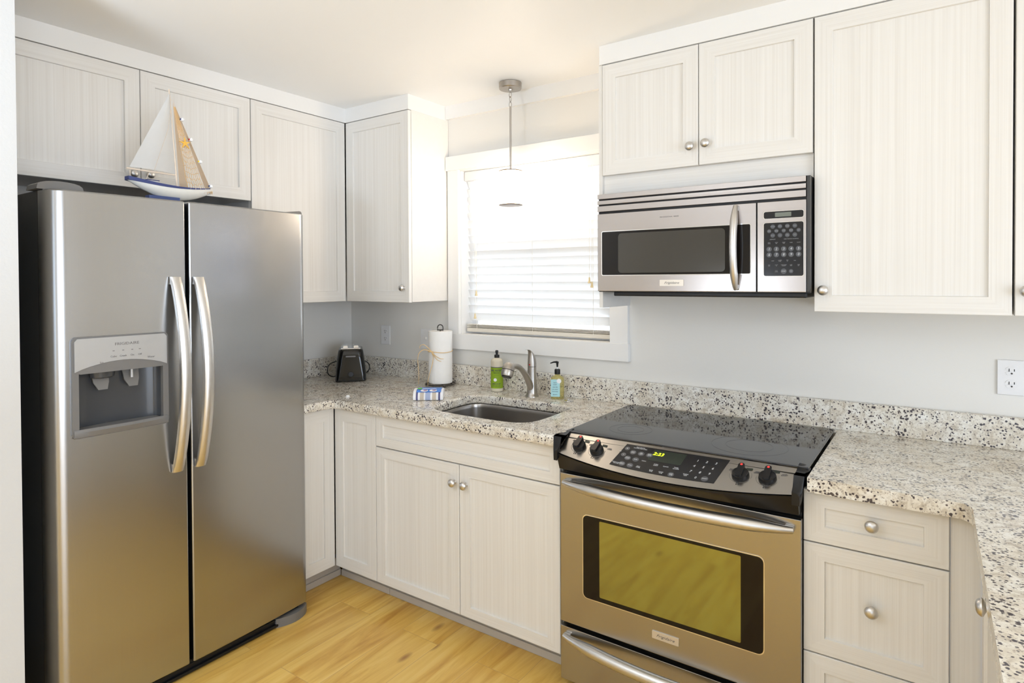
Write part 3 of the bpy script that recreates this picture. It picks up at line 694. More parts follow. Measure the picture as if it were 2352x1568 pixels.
# black glass insert, clock and keys
def ins_f(u, s): 
    x0 = 2.048+.030*s; x1 = 2.378+.030*s; return x0+u*(x1-x0)
b = B(); patch(b, ins_f, [k/14 for k in range(15)], .16, .86, .0001, .0012); cg = link('control_glass', b, M['panel'], cp, angle=30)
def ptext(nm, s, size, x, sv, mat, par, w=.0016, shear=0, sx=1):
    c0_ = pp(x, sv); U = (pp(x+.01, sv)-pp(x-.01, sv)).normalized(); V = (pp(x, sv+.05)-pp(x, sv-.05)).normalized()
    return text(nm, s, size, FR(c0_, U, V), 0, 0, mat, par, w, shear=shear, sx=sx)
def pdisc(nm, x, sv, r_, mat, par, w0=.0013, w1=.0016, sx=1.0):
    c0_ = pp(x, sv); U = (pp(x+.01, sv)-pp(x-.01, sv)).normalized(); V = (pp(x, sv+.05)-pp(x, sv-.05)).normalized()
    b = B(); prism(b, FR(c0_, U, V), [(u*sx, v) for u, v in circ(0, 0, r_, 16)], w0, w1); return link(nm, b, mat, par, smooth=False)
ptext('clock_display', '2:23', .0185, 2.190, .70, M['ledy'], cg, .0022, shear=.25, sx=1.1)
b = B(); patch(b, lambda u, s: 2.155+.02*s+u*.105, [0, .25, .5, .75, 1], .50, .82, .0012, .0016); link('display_window', b, M['disp'], cg, smooth=False)
for j, row in enumerate(('123', '456', '789')):
    for i_, ch in enumerate(row): ptext('key_number', ch, .012, 2.314+.0275*i_-.004*j, .70-.155*j, M['keytxt'], cg, shear=.25)
ptext('key_number', '0', .012, 2.327, .24, M['keytxt'], cg, shear=.25); ptext('key_lettering', 'CLEAR\nOFF', .0055, 2.297, .27, M['keytxt'], cg)
pdisc('key', 2.354, .24, .0105, M['key'], cg); ptext('key_lettering', 'START', .0052, 2.354, .24, M['keytxt'], cg, .0020)
ptext('key_lettering', 'EASY TOUCH\nCONVECTION OVEN', .0048, 2.125, .79, M['keytxt'], cg)
for j, row in enumerate((('CONV\nBAKE', 'PRE\nHEAT', 'SPEED\nBAKE'), ('CONV\nROAST', 'BAKE', 'CLEAN'), ('CONV\nCONV', 'BROIL', 'MEAT\nPROBE'))):
    for i_, s_ in enumerate(row):
        x = 2.108+.028*i_-.008*j; sv = .635-.19*j
        if i_ < 2 or j == 0: pdisc('key', x, sv, .0098, M['key'], cg, sx=1.1)
        ptext('key_lettering', s_, .0046, x, sv, M['keytxt'], cg, .0020)
for i_, s_ in enumerate(('OVEN\nLIGHT', 'CLOCK', 'TIMER\nON/OFF')): ptext('key_lettering', s_, .0052, 2.198+.032*i_, .40, M['keytxt'], cg)
for i_, s_ in enumerate(('BAKE\nTIME', 'COOK\nTIME', 'ADD\nTIME')):
    if i_ == 2: pdisc('key', 2.255, .22, .0098, M['key'], cg)
    ptext('key_lettering', s_, .0050, 2.192+.0315*i_, .22, M['keytxt'], cg, .0020)
for sv, s_ in ((.72, 'A'), (.52, 'v')): pdisc('key', 2.083-.006*(.72-sv)*5*.3, sv, .0085, M['key'], cg); ptext('key_lettering', s_, .007, 2.083-.006*(.72-sv)*1.5, sv, M['keytxt'], cg, .0020)
ptext('key_lettering', 'WARM & HOLD\nDRAWER', .0046, 2.072, .24, M['keytxt'], cg); ptext('key_lettering', 'OFF', .0048, 2.064, .60, M['keytxt'], cg)
ptext('series_lettering', 'PROFESSIONAL SERIES', .0068, 2.230, .935, M['inkgrey'], cp, .0006, sx=1.25)
# knobs with red dot, scale rings, little windows
for x in (1.916, 1.985, 2.446, 2.518):
    sv = .47; c0_ = pp(x, sv); U = (pp(x+.01, sv)-pp(x-.01, sv)).normalized(); V = (pp(x, sv+.05)-pp(x, sv-.05)).normalized(); F = FR(c0_, U, V)
    b = B(); lathe(b, [(.0240, 0), (.0240, .006), (.0220, .012), (.017, .0138), (0, .0138)], c0_, F, 28)
    prism(b, F, rr_(-.0088, .0088, -.021, .029, .0070, 4), .010, .0215); k_ = link('control_knob', b, M['black'], cp, angle=40)
    b = B(); prism(b, F, circ(0, .0230, .0034, 14), .0216, .0222); link('red_dot', b, M['red'], k_, smooth=False)
    b = B(); prism(b, F, rr_(.010, .028, .023, .0325, .002, 2), .0002, .0008); link('indicator_window', b, M['disp'], cp, smooth=False)
    b = B(); po = [(.0300*math.cos(R(a)), .0300*math.sin(R(a))) for a in range(-215, 26, 10)]; 
    for q0, q1 in zip(po, po[1:]):
        if random.random() < .8:
            tube(b, [F(*q0, .0004), F(*q1, .0004)], .0004, 4)
    link('scale_arc', b, M['inkgrey'], cp, smooth=False)
    for uu_, s_ in ((-.027, 'FRONT\nELEMENT'), (.041, 'LARGE\nELEMENT')): text('scale_lettering', s_, .0042, F, uu_, .019, M['inkgrey'], cp, .0006)
    b = B()
    for q in range(4): prism(b, F, circ(-.004+.006*(q % 2), -.037+.006*(q//2), .0021, 8), .0001, .0005)
    link('burner_symbol', b, M['blk'], cp, smooth=False)
# oven door
FD = front(-.662)
b = B(); box(b, RX0, RX1, -.662, -.634, .229, .743, .003); od = link('oven_door', b, M['steel2'], t)
b = B(); prism(b, FD, rr_(1.929, 2.511, .334, .618, .018), .0003, .0012); link('window_border', b, M['chrome'], od, smooth=False)
b = B(); prism(b, FD, rr_(1.932, 2.508, .337, .615, .016), .0012, .0022); ow = link('window_glass', b, M['win'], od, smooth=False)
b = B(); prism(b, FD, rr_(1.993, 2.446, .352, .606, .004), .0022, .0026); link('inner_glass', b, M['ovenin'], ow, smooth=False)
def arc_handle(parent, x0, x1, z, y, mat, r=.0190, out_=.052, drop=.0):
    b = B(); n = 30; pts = []; rd = []
    for k in range(n+1):
        s = k/n; q = math.sin(math.pi*s)
        pts.append((x0+(x1-x0)*s, y-.010-out_*q**.8, z-drop*q)); rd.append(r*(.50+.50*min(1, q*2.2)))
    tube(b, pts, rd, 14, up=(0, 0, 1)); 
    for x, s in ((x0+.010, 1), (x1-.010, -1)): box(b, x-.012, x+.012, y-.014, y+.001, z-.009, z+.009, .003)
    return link('handle', b, mat, parent, angle=50)
arc_handle(od, 1.862, 2.586, .715, -.662, M['satin'], drop=-.004)
def badge(parent, F, u0, u1, v0, v1, s):
    b = B(); prism(b, F, rr_(u0, u1, v0, v1, .0015, 2), .0002, .0030); g = link('badge', b, M['badge'], parent, smooth=False)
    text('badge_lettering', s, (v1-v0)*.52, F, (u0+u1)/2, (v0+v1)/2, M['inkgrey'], g, .0033, shear=.4, sx=1.25)
badge(od, FD, 2.176, 2.262, .279, .303, 'Frigidaire')
b = B(); box(b, RX0, RX1, -.662, -.634, .028, .214, .003); dw = link('drawer', b, M['steel2'], t)
arc_handle(dw, 1.862, 2.586, .186, -.662, M['satin'], drop=.0)

# ------------------------------------------------------------------ microwave
YMW = -.352; FM = front(YMW)
t = thing('microwave', (2.205, -.18, 1.35), 'stainless over-the-range microwave mounted under the two-door cabinet', 'microwave')
b = B(); box(b, 1.833, 2.578, YMW+.034, -.003, 1.362, 1.7355); box(b, 1.832, 2.5775, YMW+.012, YMW+.034, 1.36, 1.7355); box(b, 1.885, 2.565, YMW+.03, -.06, 1.344, 1.362, .004); link('case', b, M['black'], t, smooth=False)
for z0, z1 in ((1.716, 1.734), (1.695, 1.710), (1.668, 1.689)):
    b = B(); box(b, 1.832, 2.567, YMW, YMW+.012, z0, z1, .001); link('vent_slat', b, M['steel3'], t)
b = B(); box(b, 2.568, 2.578, YMW+.004, YMW+.034, 1.364, 1.7345, .002); link('side_trim', b, M['casegrey'], t)
b = B(); box(b, 1.832, 2.416, YMW, YMW+.033, 1.363, 1.659, .002); md_ = link('door', b, M['steel3'], t)
b = B(); box(b, 2.4195, 2.568, YMW, YMW+.033, 1.363, 1.659, .002); mp_ = link('control_section', b, M['steel3'], t)
b = B(); prism(b, FM, rr_(1.849, 2.400, 1.422, 1.592, .006), .0001, .0006); link('window_border', b, M['chrome'], md_, smooth=False)
b = B(); prism(b, FM, rr_(1.8515, 2.3975, 1.4245, 1.5895, .005), .0006, .0012); mg = link('window_glass', b, M['win'], md_, smooth=False)
b = B(); prism(b, FM, rr_(1.919, 2.315, 1.432, 1.581, .013), .0012, .0015); link('inner_glass', b, M['mwin'], mg, smooth=False)
b = B(); n = 22; pts = []; rd = []
for k in range(n+1):
    s = k/n; q = math.sin(math.pi*s); pts.append((2.352, YMW-.008-.034*q**.75, 1.372+.280*s)); rd.append(.0125*(.6+.4*min(1, q*2)))
tube(b, pts, rd, 14, up=(0, 1, 0)); box(b, 2.344, 2.360, YMW-.012, YMW+.001, 1.372, 1.388, .002); box(b, 2.344, 2.360, YMW-.012, YMW+.001, 1.636, 1.652, .002)
link('handle', b, M['satin'], md_, angle=50)
text('series_lettering', 'PROFESSIONAL SERIES', .0062, FM, 2.118, 1.632, M['inkgrey'], md_, .0002, sx=1.15)
badge(md_, FM, 2.083, 2.171, 1.383, 1.4055, 'Frigidaire')
for a, nm in (((2.4405, 2.560, 1.6035, 1.626, .006), 'display_panel'), ((2.4405, 2.560, 1.416, 1.5895, .006), 'key_panel')):
    b = B(); prism(b, FM, rr_(a[0]-.0015, a[1]+.0015, a[2]-.0015, a[3]+.0015, a[4]), .0001, .0005); link('panel_border', b, M['chrome'], mp_, smooth=False)
    b = B(); prism(b, FM, rr_(*a), .0005, .0011); kp = link(nm, b, M['panel'], mp_, smooth=False)
    if nm == 'display_panel':
        b = B(); prism(b, FM, rr_(2.475, 2.524, 1.608, 1.622, .001, 1), .0011, .0014); link('display_window', b, M['lcd'], kp, smooth=False)
def mkey(x, z, s, r_=.0072, dim=False, disc=True, size=.0042):
    if disc:
        b = B(); prism(b, FM, circ(x, z, r_, 16), .0011, .0014); link('key', b, M['key'], kp, smooth=False)
    text('key_lettering', s, size, FM, x, z, M['dimtxt'] if dim else M['keytxt'], kp, .0018, shear=.15)
C5 = [2.457+.0222*k for k in range(5)]; C4 = [2.468+.0222*k for k in range(4)]
for c_, s_ in zip(C4, ('POPCORN', 'BAKED\nPOTATO', 'FROZEN\nENTREE', 'PIZZA')): mkey(c_, 1.577, s_, .0068, True, size=.0030)
for c_, s_ in zip(C5, ('FRESH\nVEGGIE', 'FROZEN\nVEGGIE', 'DINNER\nPLATE', 'SENSOR\nREHEAT', 'SOUP\nBEV.')): mkey(c_, 1.5625, s_, .0062, True, size=.0030)
for c_, s_ in zip(C4, ('BACON', 'RICE', 'MELT\nSOFTEN', 'KIDS')): mkey(c_, 1.548, s_, .0070, True, size=.0030)
text('key_lettering', 'DEFROST', .0042, FM, 2.468, 1.535, M['dimtxt'], kp, .0018); text('key_lettering', 'ONE TOUCH COOKING', .0040, FM, 2.524, 1.535, M['dimtxt'], kp, .0018)
for c_, s_ in zip(C5, ('MEAT\nITEMS', 'AUTO\nWT', 'COOK\nTIME', 'TIMER', 'CLOCK')): mkey(c_, 1.523, s_, 0, True, False, .0032)
for c_, s_ in zip(C5, '12345'): mkey(c_, 1.5035, s_, .0082, size=.0115)
for c_, s_ in zip(C5, '67890'): mkey(c_, 1.485, s_, .0082, size=.0115)
for c_, s_ in zip(C4, ('MORE', 'POWER\nLEVEL', 'FAN\nHI', 'FAN')): mkey(c_, 1.465, s_, 0, True, False, .0032)
for c_, s_ in zip(C5, ('FAN\nON', 'LIGHT\nHI', 'TURNTABLE\nON/OFF', 'USER\nPREF', 'TIME\nSET')): mkey(c_, 1.450, s_, 0, True, False, .0032)
mkey(C5[1], 1.431, 'STOP\nCLEAR', 0, True, False, .0032); mkey(C5[2], 1.431, 'START', .0088, size=.0046); mkey(C5[3], 1.431, 'ADD\nMIN', .0065, True, size=.0030)

# ------------------------------------------------------------------ window blind
t = thing('window_blind', (1.29, .045, 1.15), 'white horizontal slat blind closed in the window', 'blind')
b = B(); box(b, WX0+.010, WX1-.008, .022, .070, 1.928, 1.976, .002); link('head_rail', b, M['slat'], t, smooth=False)
b = B(); zs = []; z = 1.905
while z > 1.205: zs.append(z); z -= .0405
for z in zs:
    # tilted slat with slight crown
    n = 5; rows = []
    for x in (WX0+.018, WX1-.012):
        r1 = []
        for k in range(n):
            s = -.5+k/(n-1); dy = .046*s*math.cos(R(62)); dz = .046*s*math.sin(R(62)); cr = .0025*(1-4*s*s)
            r1.append((x, .050+dy-cr*math.sin(R(62))*1, z-dz*1+cr*.4))
        rows.append(r1)
    up = [[b.verts.new(p) for p in r1] for r1 in rows]; dn = [[b.verts.new((p[0], p[1]+.0022, p[2]+.001)) for p in r1] for r1 in rows]
    for k in range(n-1):
        b.faces.new((up[0][k], up[1][k], up[1][k+1], up[0][k+1])); b.faces.new((dn[0][k+1], dn[1][k+1], dn[1][k], dn[0][k]))
    for q in (0, n-1): b.faces.new((up[0][q], up[1][q], dn[1][q], dn[0][q]))
    for q in (0, 1): b.faces.new(up[q]+dn[q][::-1])
link('slats', b, M['slat'], t, angle=30)
b = B(); box(b, WX0+.014, WX1-.010, .028, .072, 1.138, 1.160, .005, 3); 
for k in range(3): box(b, WX0+.018, WX1-.012, .027, .073, 1.163+.006*k, 1.1660+.006*k)
link('bottom_rail', b, M['blindrail'], t)
b = B()
for x in (.945, 1.29, 1.62): tube(b, [(x, .022, 1.93), (x, .022, 1.155)], .0009, 5)
link('ladder_cord', b, M['cord'], t)
for x, z1 in ((.951, 1.341), (.942, 1.223), (1.606, 1.405), (1.619, 1.385)):
    b = B(); tube(b, [(x, .012, 1.93), (x, .012, z1+.012)], .0009, 5); pc = link('pull_cord', b, M['cord'], t)
    b = B(); lathe(b, [(.0022, .014), (.004, .010), (.0045, .0), (.0075, -.012), (.006, -.014), (0, -.014)], (x, .012, z1), None, 12); link('tassel', b, M['tassel'], pc)

# ------------------------------------------------------------------ pendant lamp
px_, py_ = 1.278, -.141
t = thing('pendant_lamp', (px_, py_, ZH), 'lit glass cylinder pendant lamp hanging on a nickel rod before the window', 'lamp')
b = B(); lathe(b, [(.050, 0), (.053, -.002), (.053, -.026), (.050, -.030), (.012, -.031), (.010, -.038), (0, -.039)], (px_, py_, ZH-.0005), None, 40); link('canopy', b, M['nickel'], t)
b = B()
for zc_, rt in ((2.268, 0), (2.248, 90), (2.222, 0)):
    q = [(px_+(.0065*math.cos(a) if rt == 0 else 0), py_+(.0065*math.cos(a) if rt else 0), zc_+.012*math.sin(a)) for a in [2*math.pi*k/14 for k in range(15)]]
    tube(b, q, .0016, 6, up=(.3, .4, .2))
link('chain', b, M['nickel'], t)
b = B(); tube(b, [(px_, py_, 2.214), (px_, py_, 1.915)], .0046, 12); link('rod', b, M['nickel'], t)
b = B(); lathe(b, [(.0, .162), (.010, .162), (.014, .156), (.014, .150), (0, .150)], (px_, py_, 1.755), None, 20); link('socket_cap', b, M['nickel'], t)
b = B(); lathe(b, [(.052, 0), (.054, .003), (.054, .155), (.050, .158), (.012, .158), (.012, .154), (.049, .154), (.051, .150), (.051, .003)], (px_, py_, 1.755), None, 40); gs = link('glass_shade', b, M['lamp'], t)
for z in (1.7545, 1.9105):
    b = B(); lathe(b, [(.0535, 0), (.0552, .001), (.0552, .004), (.0535, .005)], (px_, py_, z), None, 40); link('shade_rim', b, M['rim'], gs)

# ------------------------------------------------------------------ outlets and switch
def wallplate(nm, x0, x1, z0, z1, lab, cat, kind, extra=None):
    t = thing(nm, ((x0+x1)/2, -.001, (z0+z1)/2), lab, cat); F = front(-.0005); cx, cz = (x0+x1)/2, (z0+z1)/2
    b = B(); box(b, x0, x1, -.0065, -.0008, z0, z1, .002); p = link('plate', b, M['white'], t)
    F = front(-.0065)
    if kind == 'outlet':
        for dz in (-.0205, .0205):
            b = B(); prism(b, F, [(cx+.0165*math.cos(a) if abs(math.cos(a)) < 1 else cx, cz+dz+.0135*max(-1, min(1, 1.15*math.sin(a)))) for a in [2*math.pi*k/24 for k in range(24)]], .0, .0012); s = link('socket', b, M['white'], p)
            b = B(); box(b, cx-.0075, cx-.0055, -.0083, -.0077, cz+dz-.001, cz+dz+.008); box(b, cx+.0055, cx+.0075, -.0083, -.0077, cz+dz, cz+dz+.007)
            prism(b, F, circ(cx, cz+dz-.007, .0026, 12), .0012, .0018); link('slots', b, M['blk'], s, smooth=False)
    else:
        b = B(); box(b, cx-.0045, cx+.0045, -.016, -.0065, cz-.003, cz+.010, .001); link('toggle', b, M['white'], p)
    return t
wallplate('wall_outlet', .262, .334, 1.042, 1.150, 'white duplex outlet below the corner cabinet, between toaster and paper towels', 'outlet', 'outlet')
wallplate('wall_outlet', 3.068, 3.140, 1.036, 1.146, 'white duplex outlet at the right edge, above the right splashback', 'outlet', 'outlet')
wallplate('light_switch', .575, .655, 1.034, 1.144, 'white toggle light switch behind the paper towel roll', 'switch', 'switch')

# ------------------------------------------------------------------ toaster
tx, ty = .245, -.215
t = thing('toaster', (tx, ty, ZC), 'glossy black two-slot toaster in the corner of the worktop', 'toaster', rz=R(49))
def tl(*a, **k): return link(*a, local=True, **k)
b = B(); rows = []
Hh = .172
for z, hx, hy, r_ in ((.004, .086, .115, .016), (.012, .087, .116, .02), (.06, .084, .113, .026), (.12, .0775, .108, .030), (.155, .072, .104, .032), (.168, .068, .100, .032), (Hh, .060, .093, .03)):
    rows.append([b.verts.new((u*.93, v, z)) for u, v in rr_(-hx, hx, -hy, hy, r_, 6)])
n = len(rows[0])
for A, Z in zip(rows, rows[1:]):
    for k in range(n): b.faces.new((A[k], A[(k+1) % n], Z[(k+1) % n], Z[k]))
b.faces.new(rows[0][::-1]); b.faces.new(rows[-1]); body = tl('body', b, M['gloss'], t, angle=50)
b = B(); box(b, -.052, .052, -.088, .088, Hh, Hh+.006, .0025); tl('top_plate', b, M['chrome'], t)
for s_ in (-.028, .028):
    b = B(); box(b, s_-.014, s_+.014, -.078, .078, Hh+.006, Hh+.0135, .003); box(b, s_-.012, s_+.012, -.074, .074, Hh+.0135, Hh+.0185, .002); tl('bread_lift', b, M['chrome'], t)
Ff = FR((0, -.1105, 0), (1, 0, 0), (0, .085, 1))
b = B(); ring(b, Ff, [(-.030, .150), (-.034, .075), (.034, .075), (.030, .150)][::-1], [(-.027, .147), (-.030, .079), (.030, .079), (.027, .147)][::-1], -.010, .0025); tl('lever_recess', b, M['gloss'], t, smooth=False)
b = B(); prism(b, Ff, rr_(-.026, .026, .132, .139, .002, 2), .001, .014); tl('push_lever', b, M['grey'], t, smooth=False)
b = B(); lathe(b, [(.017, -.002), (.017, .004), (.013, .009), (0, .0095)], Ff(0, .040, .001), Ff, 24); tl('browning_dial', b, M['black'], t)
b = B(); tube(b, spline([(-.070, .05, .02), (-.095, .02, .012), (-.122, -.01, .035), (-.120, .01, .075), (-.09, .05, .09), (-.06, .09, .085), (0, .128, .08), (.06, .122, .085), (.094, .06, .075), (.10, .05, .045), (.085, .075, .02)], 8), .0028, 8); tl('cord', b, M['black'], t)

# ------------------------------------------------------------------ paper towels
hx_, hy_ = .815, -.116
t = thing('paper_towel_holder', (hx_, hy_, ZC), 'dark wire paper towel stand with loop handle', 'holder')
b = B(); q = [(hx_+.074*math.cos(a), hy_+.074*math.sin(a), ZC+.012) for a in [2*math.pi*k/36 for k in range(37)]]; tube(b, q, .0035, 8); 
for a in (-35, 85, 205):
    x, y = hx_+.076*math.cos(R(a)), hy_+.076*math.sin(R(a)); b2 = [(x, y, ZC+.012)]; lathe(b, [(0, 0), (.005, .001), (.007, .007), (.005, .013), (0, .014)], (x, y, ZC), None, 12)
    tube(b, [(hx_, hy_, ZC+.012), (x, y, ZC+.012)], .003, 8)
link('base', b, M['iron'], t)
b = B(); tube(b, [(hx_, hy_, ZC+.012), (hx_, hy_, ZC+.286)], .0035, 8); link('post', b, M['iron'], t)
b = B(); ux, uy = .821, .571; q = [(hx_+ux*.014, hy_+uy*.014, ZC+.286)]+[(hx_+ux*.014*math.cos(a), hy_+uy*.014*math.cos(a), ZC+.299+.015*math.sin(a)) for a in [math.pi*k/12 for k in range(13)]]+[(hx_-ux*.014, hy_-uy*.014, ZC+.286)]
tube(b, q, .0026, 8); tube(b, [(hx_-ux*.016, hy_-uy*.016, ZC+.287), (hx_+ux*.016, hy_+uy*.016, ZC+.287)], .0028, 8); link('loop_handle', b, M['iron'], t)
t = thing('paper_towel_roll', (hx_, hy_, ZC+.018), 'white paper towel roll on the wire stand, tied with a raffia bow', 'paper towels')
b = B(); rows = []
for z, r_ in ((.018, .059), (.022, .0610), (.10, .0612), (.17, .0605), (.178, .0600), (.186, .0606), (.23, .0618), (.278, .0622), (.282, .0605)):
    row = []
    for k in range(48):
        a = 2*math.pi*k/48; da = (a-R(5)+math.pi) % (2*math.pi)-math.pi
        e = .012*math.exp(-(da/.22)**2)*max(0, (z-.14)/.14)   # loose outer sheet curling off near the top
        row.append(b.verts.new((hx_+(r_+e)*math.cos(a), hy_+(r_+e)*math.sin(a), ZC+z)))
    rows.append(row)
inn = [[b.verts.new((hx_+.020*math.cos(2*math.pi*k/48), hy_+.020*math.sin(2*math.pi*k/48), ZC+z)) for k in range(48)] for z in (.282, .018)]
rows += inn; rows.append(rows[0])
for A, Z in zip(rows, rows[1:]):
    for k in range(48): b.faces.new((A[k], A[(k+1) % 48], Z[(k+1) % 48], Z[k]))
link('sheets', b, M['paper'], t, angle=60)
t2 = t
def onroll(a, z, r_=.0635): return (hx_+r_*math.cos(R(a)), hy_+r_*math.sin(R(a)), ZC+z)
b = B(); tube(b, [onroll(a, .178+.002*math.sin(R(a*3)), .0628) for a in range(0, 361, 8)], .0016, 6, 1.3); link('raffia_band', b, M['raffia'], t2)
kn = -88   # knot faces the viewer, left of centre
b = B(); lathe(b, [(0, -.004), (.004, -.002), (.004, .002), (0, .004)], onroll(kn, .180, .066), None, 8); link('raffia_knot', b, M['raffia'], t2)
K = Vector(onroll(kn, .180, .067)); Rt = Vector((.821, .571, 0)); Ou = Vector((math.cos(R(kn)), math.sin(R(kn)), 0))
def P(u, v, w): return K+Rt*u+Vector((0, 0, v))+Ou*w
for pth in ([(0, 0, 0), (-.016, .022, .006), (-.032, .038, .012), (-.050, .034, .012), (-.056, .020, .010)], [(0, 0, 0), (-.025, .012, .008), (-.045, .008, .012), (-.060, -.015, .014), (-.063, -.06, .012), (-.060, -.110, .010), (-.062, -.160, .010)],
            [(0, 0, 0), (.010, -.030, .006), (.006, -.070, .010), (-.006, -.110, .011), (-.014, -.145, .010), (-.017, -.170, .008)], [(0, 0, 0), (.022, -.018, .008), (.048, -.032, .010), (.064, -.034, .008)], [(0, 0, 0), (.020, -.026, .006), (.034, -.040, .008), (.052, -.048, .008)]):
    b = B(); sp = spline([P(*p) for p in pth], 6); tube(b, sp, [.0015-.0008*k/len(sp) for k in range(len(sp))], 5, 1.6); link('raffia_strand', b, M['raffia'], t2)

# ------------------------------------------------------------------ wrapped dish cloths
t = thing('dish_cloth_pack', (1.0, -.405, ZC), 'pack of folded striped dish cloths with blue card band, beside the sink', 'cloth pack', rz=R(36))
b = B(); rows = []
for x in [-.067+.134*k/16 for k in range(17)]:
    e = 1-.05*abs(x/.067)**3
    rows.append([b.verts.new((x, y*e, z)) for y, z in ((-.048, .002), (-.050, .012), (-.045, .027), (-.034, .038), (-.015, .043), (.03, .044), (.046, .036), (.050, .018), (.048, .002))])
for A, Z in zip(rows, rows[1:]):
    for k in range(9): b.faces.new((A[k], A[(k+1) % 9], Z[(k+1) % 9], Z[k]))
b.faces.new(rows[0][::-1]); b.faces.new(rows[-1]); link('folded_cloths', b, M['cloth'], t, angle=60, local=True)
b = B(); prof = [(-.0375, .0365), (-.0335, .0400), (-.015, .0450), (.03, .0460), (.046, .0380)]
A = [b.verts.new((-.052, y, z)) for y, z in prof]; Z = [b.verts.new((.058, y, z)) for y, z in prof]; A2 = [b.verts.new((-.052, y, z-.0008)) for y, z in prof]; Z2 = [b.verts.new((.058, y, z-.0008)) for y, z in prof]
for k in range(4): b.faces.new((A[k], Z[k], Z[k+1], A[k+1])); b.faces.new((A2[k+1], Z2[k+1], Z2[k], A2[k]))
b.faces.new(A+A2[::-1]); b.faces.new(Z[::-1]+Z2); b.faces.new((A[0], A2[0], Z2[0], Z[0])); b.faces.new((A[4], Z[4], Z2[4], A2[4])); bd = link('card_band', b, M['band'], t, local=True)
Fk = FR((0, -.024, .0430), (1, 0, 0), (0, 1, .245))
for cx in (-.018, .022):
    b = B(); prism(b, Fk, [(cx+.017*math.cos(a), -.006+.012*math.sin(a)) for a in [2*math.pi*k/20 for k in range(20)]], .0006, .0012); w_ = link('card_oval', b, M['pwhite'], bd, smooth=False, local=True)
    b = B(); prism(b, Fk, [(cx+.004+.009*math.cos(a), -.003+.005*math.sin(a)) for a in [2*math.pi*k/16 for k in range(16)]], .0012, .0016); link('card_print', b, M['purp'], bd, smooth=False, local=True)
b = B(); prism(b, Fk, rr_(-.050, -.030, .010, .022, .002, 2), .0010, .0016); link('green_patch', b, M['grn'], bd, smooth=False, local=True)
b = B(); prism(b, Fk, rr_(-.028, .036, .0135, .0165, .001, 2), .0010, .0016); link('white_line', b, M['pwhite'], bd, smooth=False, local=True)

# ------------------------------------------------------------------ soap bottles
bx, by = 1.150, -.083
t = thing('dish_soap_bottle', (bx, by, ZC), 'tall milky dish soap bottle with bright green label, left of the faucet', 'soap bottle')
b = B(); lathe(b, [(.025, 0), (.0290, .003), (.0298, .010), (.0298, .145), (.0285, .153), (.022, .160), (.0125, .163), (.0115, .166), (0, .166)], (bx, by, ZC), None, 36); link('bottle', b, M['soapw'], t, angle=50)
b = B(); lathe(b, [(.0303, .018), (.0303, .118)], (bx, by, ZC), None, 36); 
for f in list(b.faces):
    if len(f.verts) > 4: b.faces.remove(f)
bmesh.ops.solidify(b, geom=b.faces[:], thickness=.0003); lb = link('label', b, M['green'], t)
b = B(); lathe(b, [(.0306, .118), (.0306, .121)], (bx, by, ZC), None, 36); link('label_edge', b, M['navy'], lb)
FB = lambda ang: FR((bx, by, ZC), (math.cos(R(ang)), math.sin(R(ang)), 0), (0, 0, 1))
def wrap_text(s, size, zc_, mat, par, r_=.0307, c=31, sx=1.0):
    """lettering bent around the bottle"""
    F0 = FR((0, 0, 0), (1, 0, 0), (0, 1, 0)); o = text('label_lettering', s, size, F0, 0, 0, mat, None, 0, sx=sx)
    for v in o.data.vertices:
        a = R(-90+c)+v.co.x/r_; v.co = Vector((bx+(r_+v.co.z)*math.cos(a), by+(r_+v.co.z)*math.sin(a), ZC+zc_+v.co.y))-wloc(par)
    o.parent = par; return o
wrap_text('MRS. MEYER\'S', .0125, .104, M['navy'], lb, sx=.8); wrap_text('CLEAN DAY', .006, .093, M['navy'], lb); wrap_text('DISH SOAP', .0095, .040, M['navy'], lb, sx=.9); wrap_text('LEMON VERBENA SCENT', .0036, .030, M['navy'], lb)
for zz in (.083, .072): wrap_text('_________', .006, zz, M['navy'], lb)
b = B(); cf = R(-90+20); Fc = FR((bx+.0303*math.cos(cf), by+.0303*math.sin(cf), ZC+.060), (-math.sin(cf), math.cos(cf), 0), (0, 0, 1)); prism(b, Fc, circ(0, 0, .008, 24), -.0005, .0009); link('label_seal', b, M['pwhite'], lb, smooth=False)
b = B(); lathe(b, [(.0125, .164), (.0128, .166), (.0128, .178), (.006, .179), (.0058, .187), (.0075, .189), (.0075, .196), (.006, .200), (0, .201)], (bx, by, ZC), None, 24); link('cap', b, M['black'], t, angle=40)

hx2, hy2 = 1.491, -.083
t = thing('hand_soap_bottle', (hx2, hy2, ZC), 'amber hand soap pump bottle with pale blue label, right of the faucet', 'soap bottle', rz=R(28))
b = B(); rows = []
for z, hx, hy, r_ in ((0, .027, .016, .012), (.003, .0295, .018, .013), (.008, .030, .0185, .013), (.088, .030, .0185, .013), (.097, .028, .017, .013), (.104, .018, .013, .011), (.107, .0115, .0115, .011), (.118, .011, .011, .0105)):
    rows.append([b.verts.new((u, v, z)) for u, v in rr_(-hx, hx, -hy, hy, r_, 6)])
n = len(rows[0])
for A, Z in zip(rows, rows[1:]):
    for k in range(n): b.faces.new((A[k], A[(k+1) % n], Z[(k+1) % n], Z[k]))
b.faces.new(rows[0][::-1]); b.faces.new(rows[-1]); tl('bottle', b, M['oil'], t, angle=50)
Fh = FR((0, -.0187, 0), (1, 0, 0), (0, 0, 1)); b = B(); prism(b, Fh, rr_(-.029, .012, .012, .090, .002, 2), 0, .0006); lb = tl('label', b, M['blue'], t, smooth=False)
b = B(); prism(b, Fh, circ(.008, .083, .0105, 24), .0007, .0011); tl('label_seal', b, M['pwhite'], lb, smooth=False)
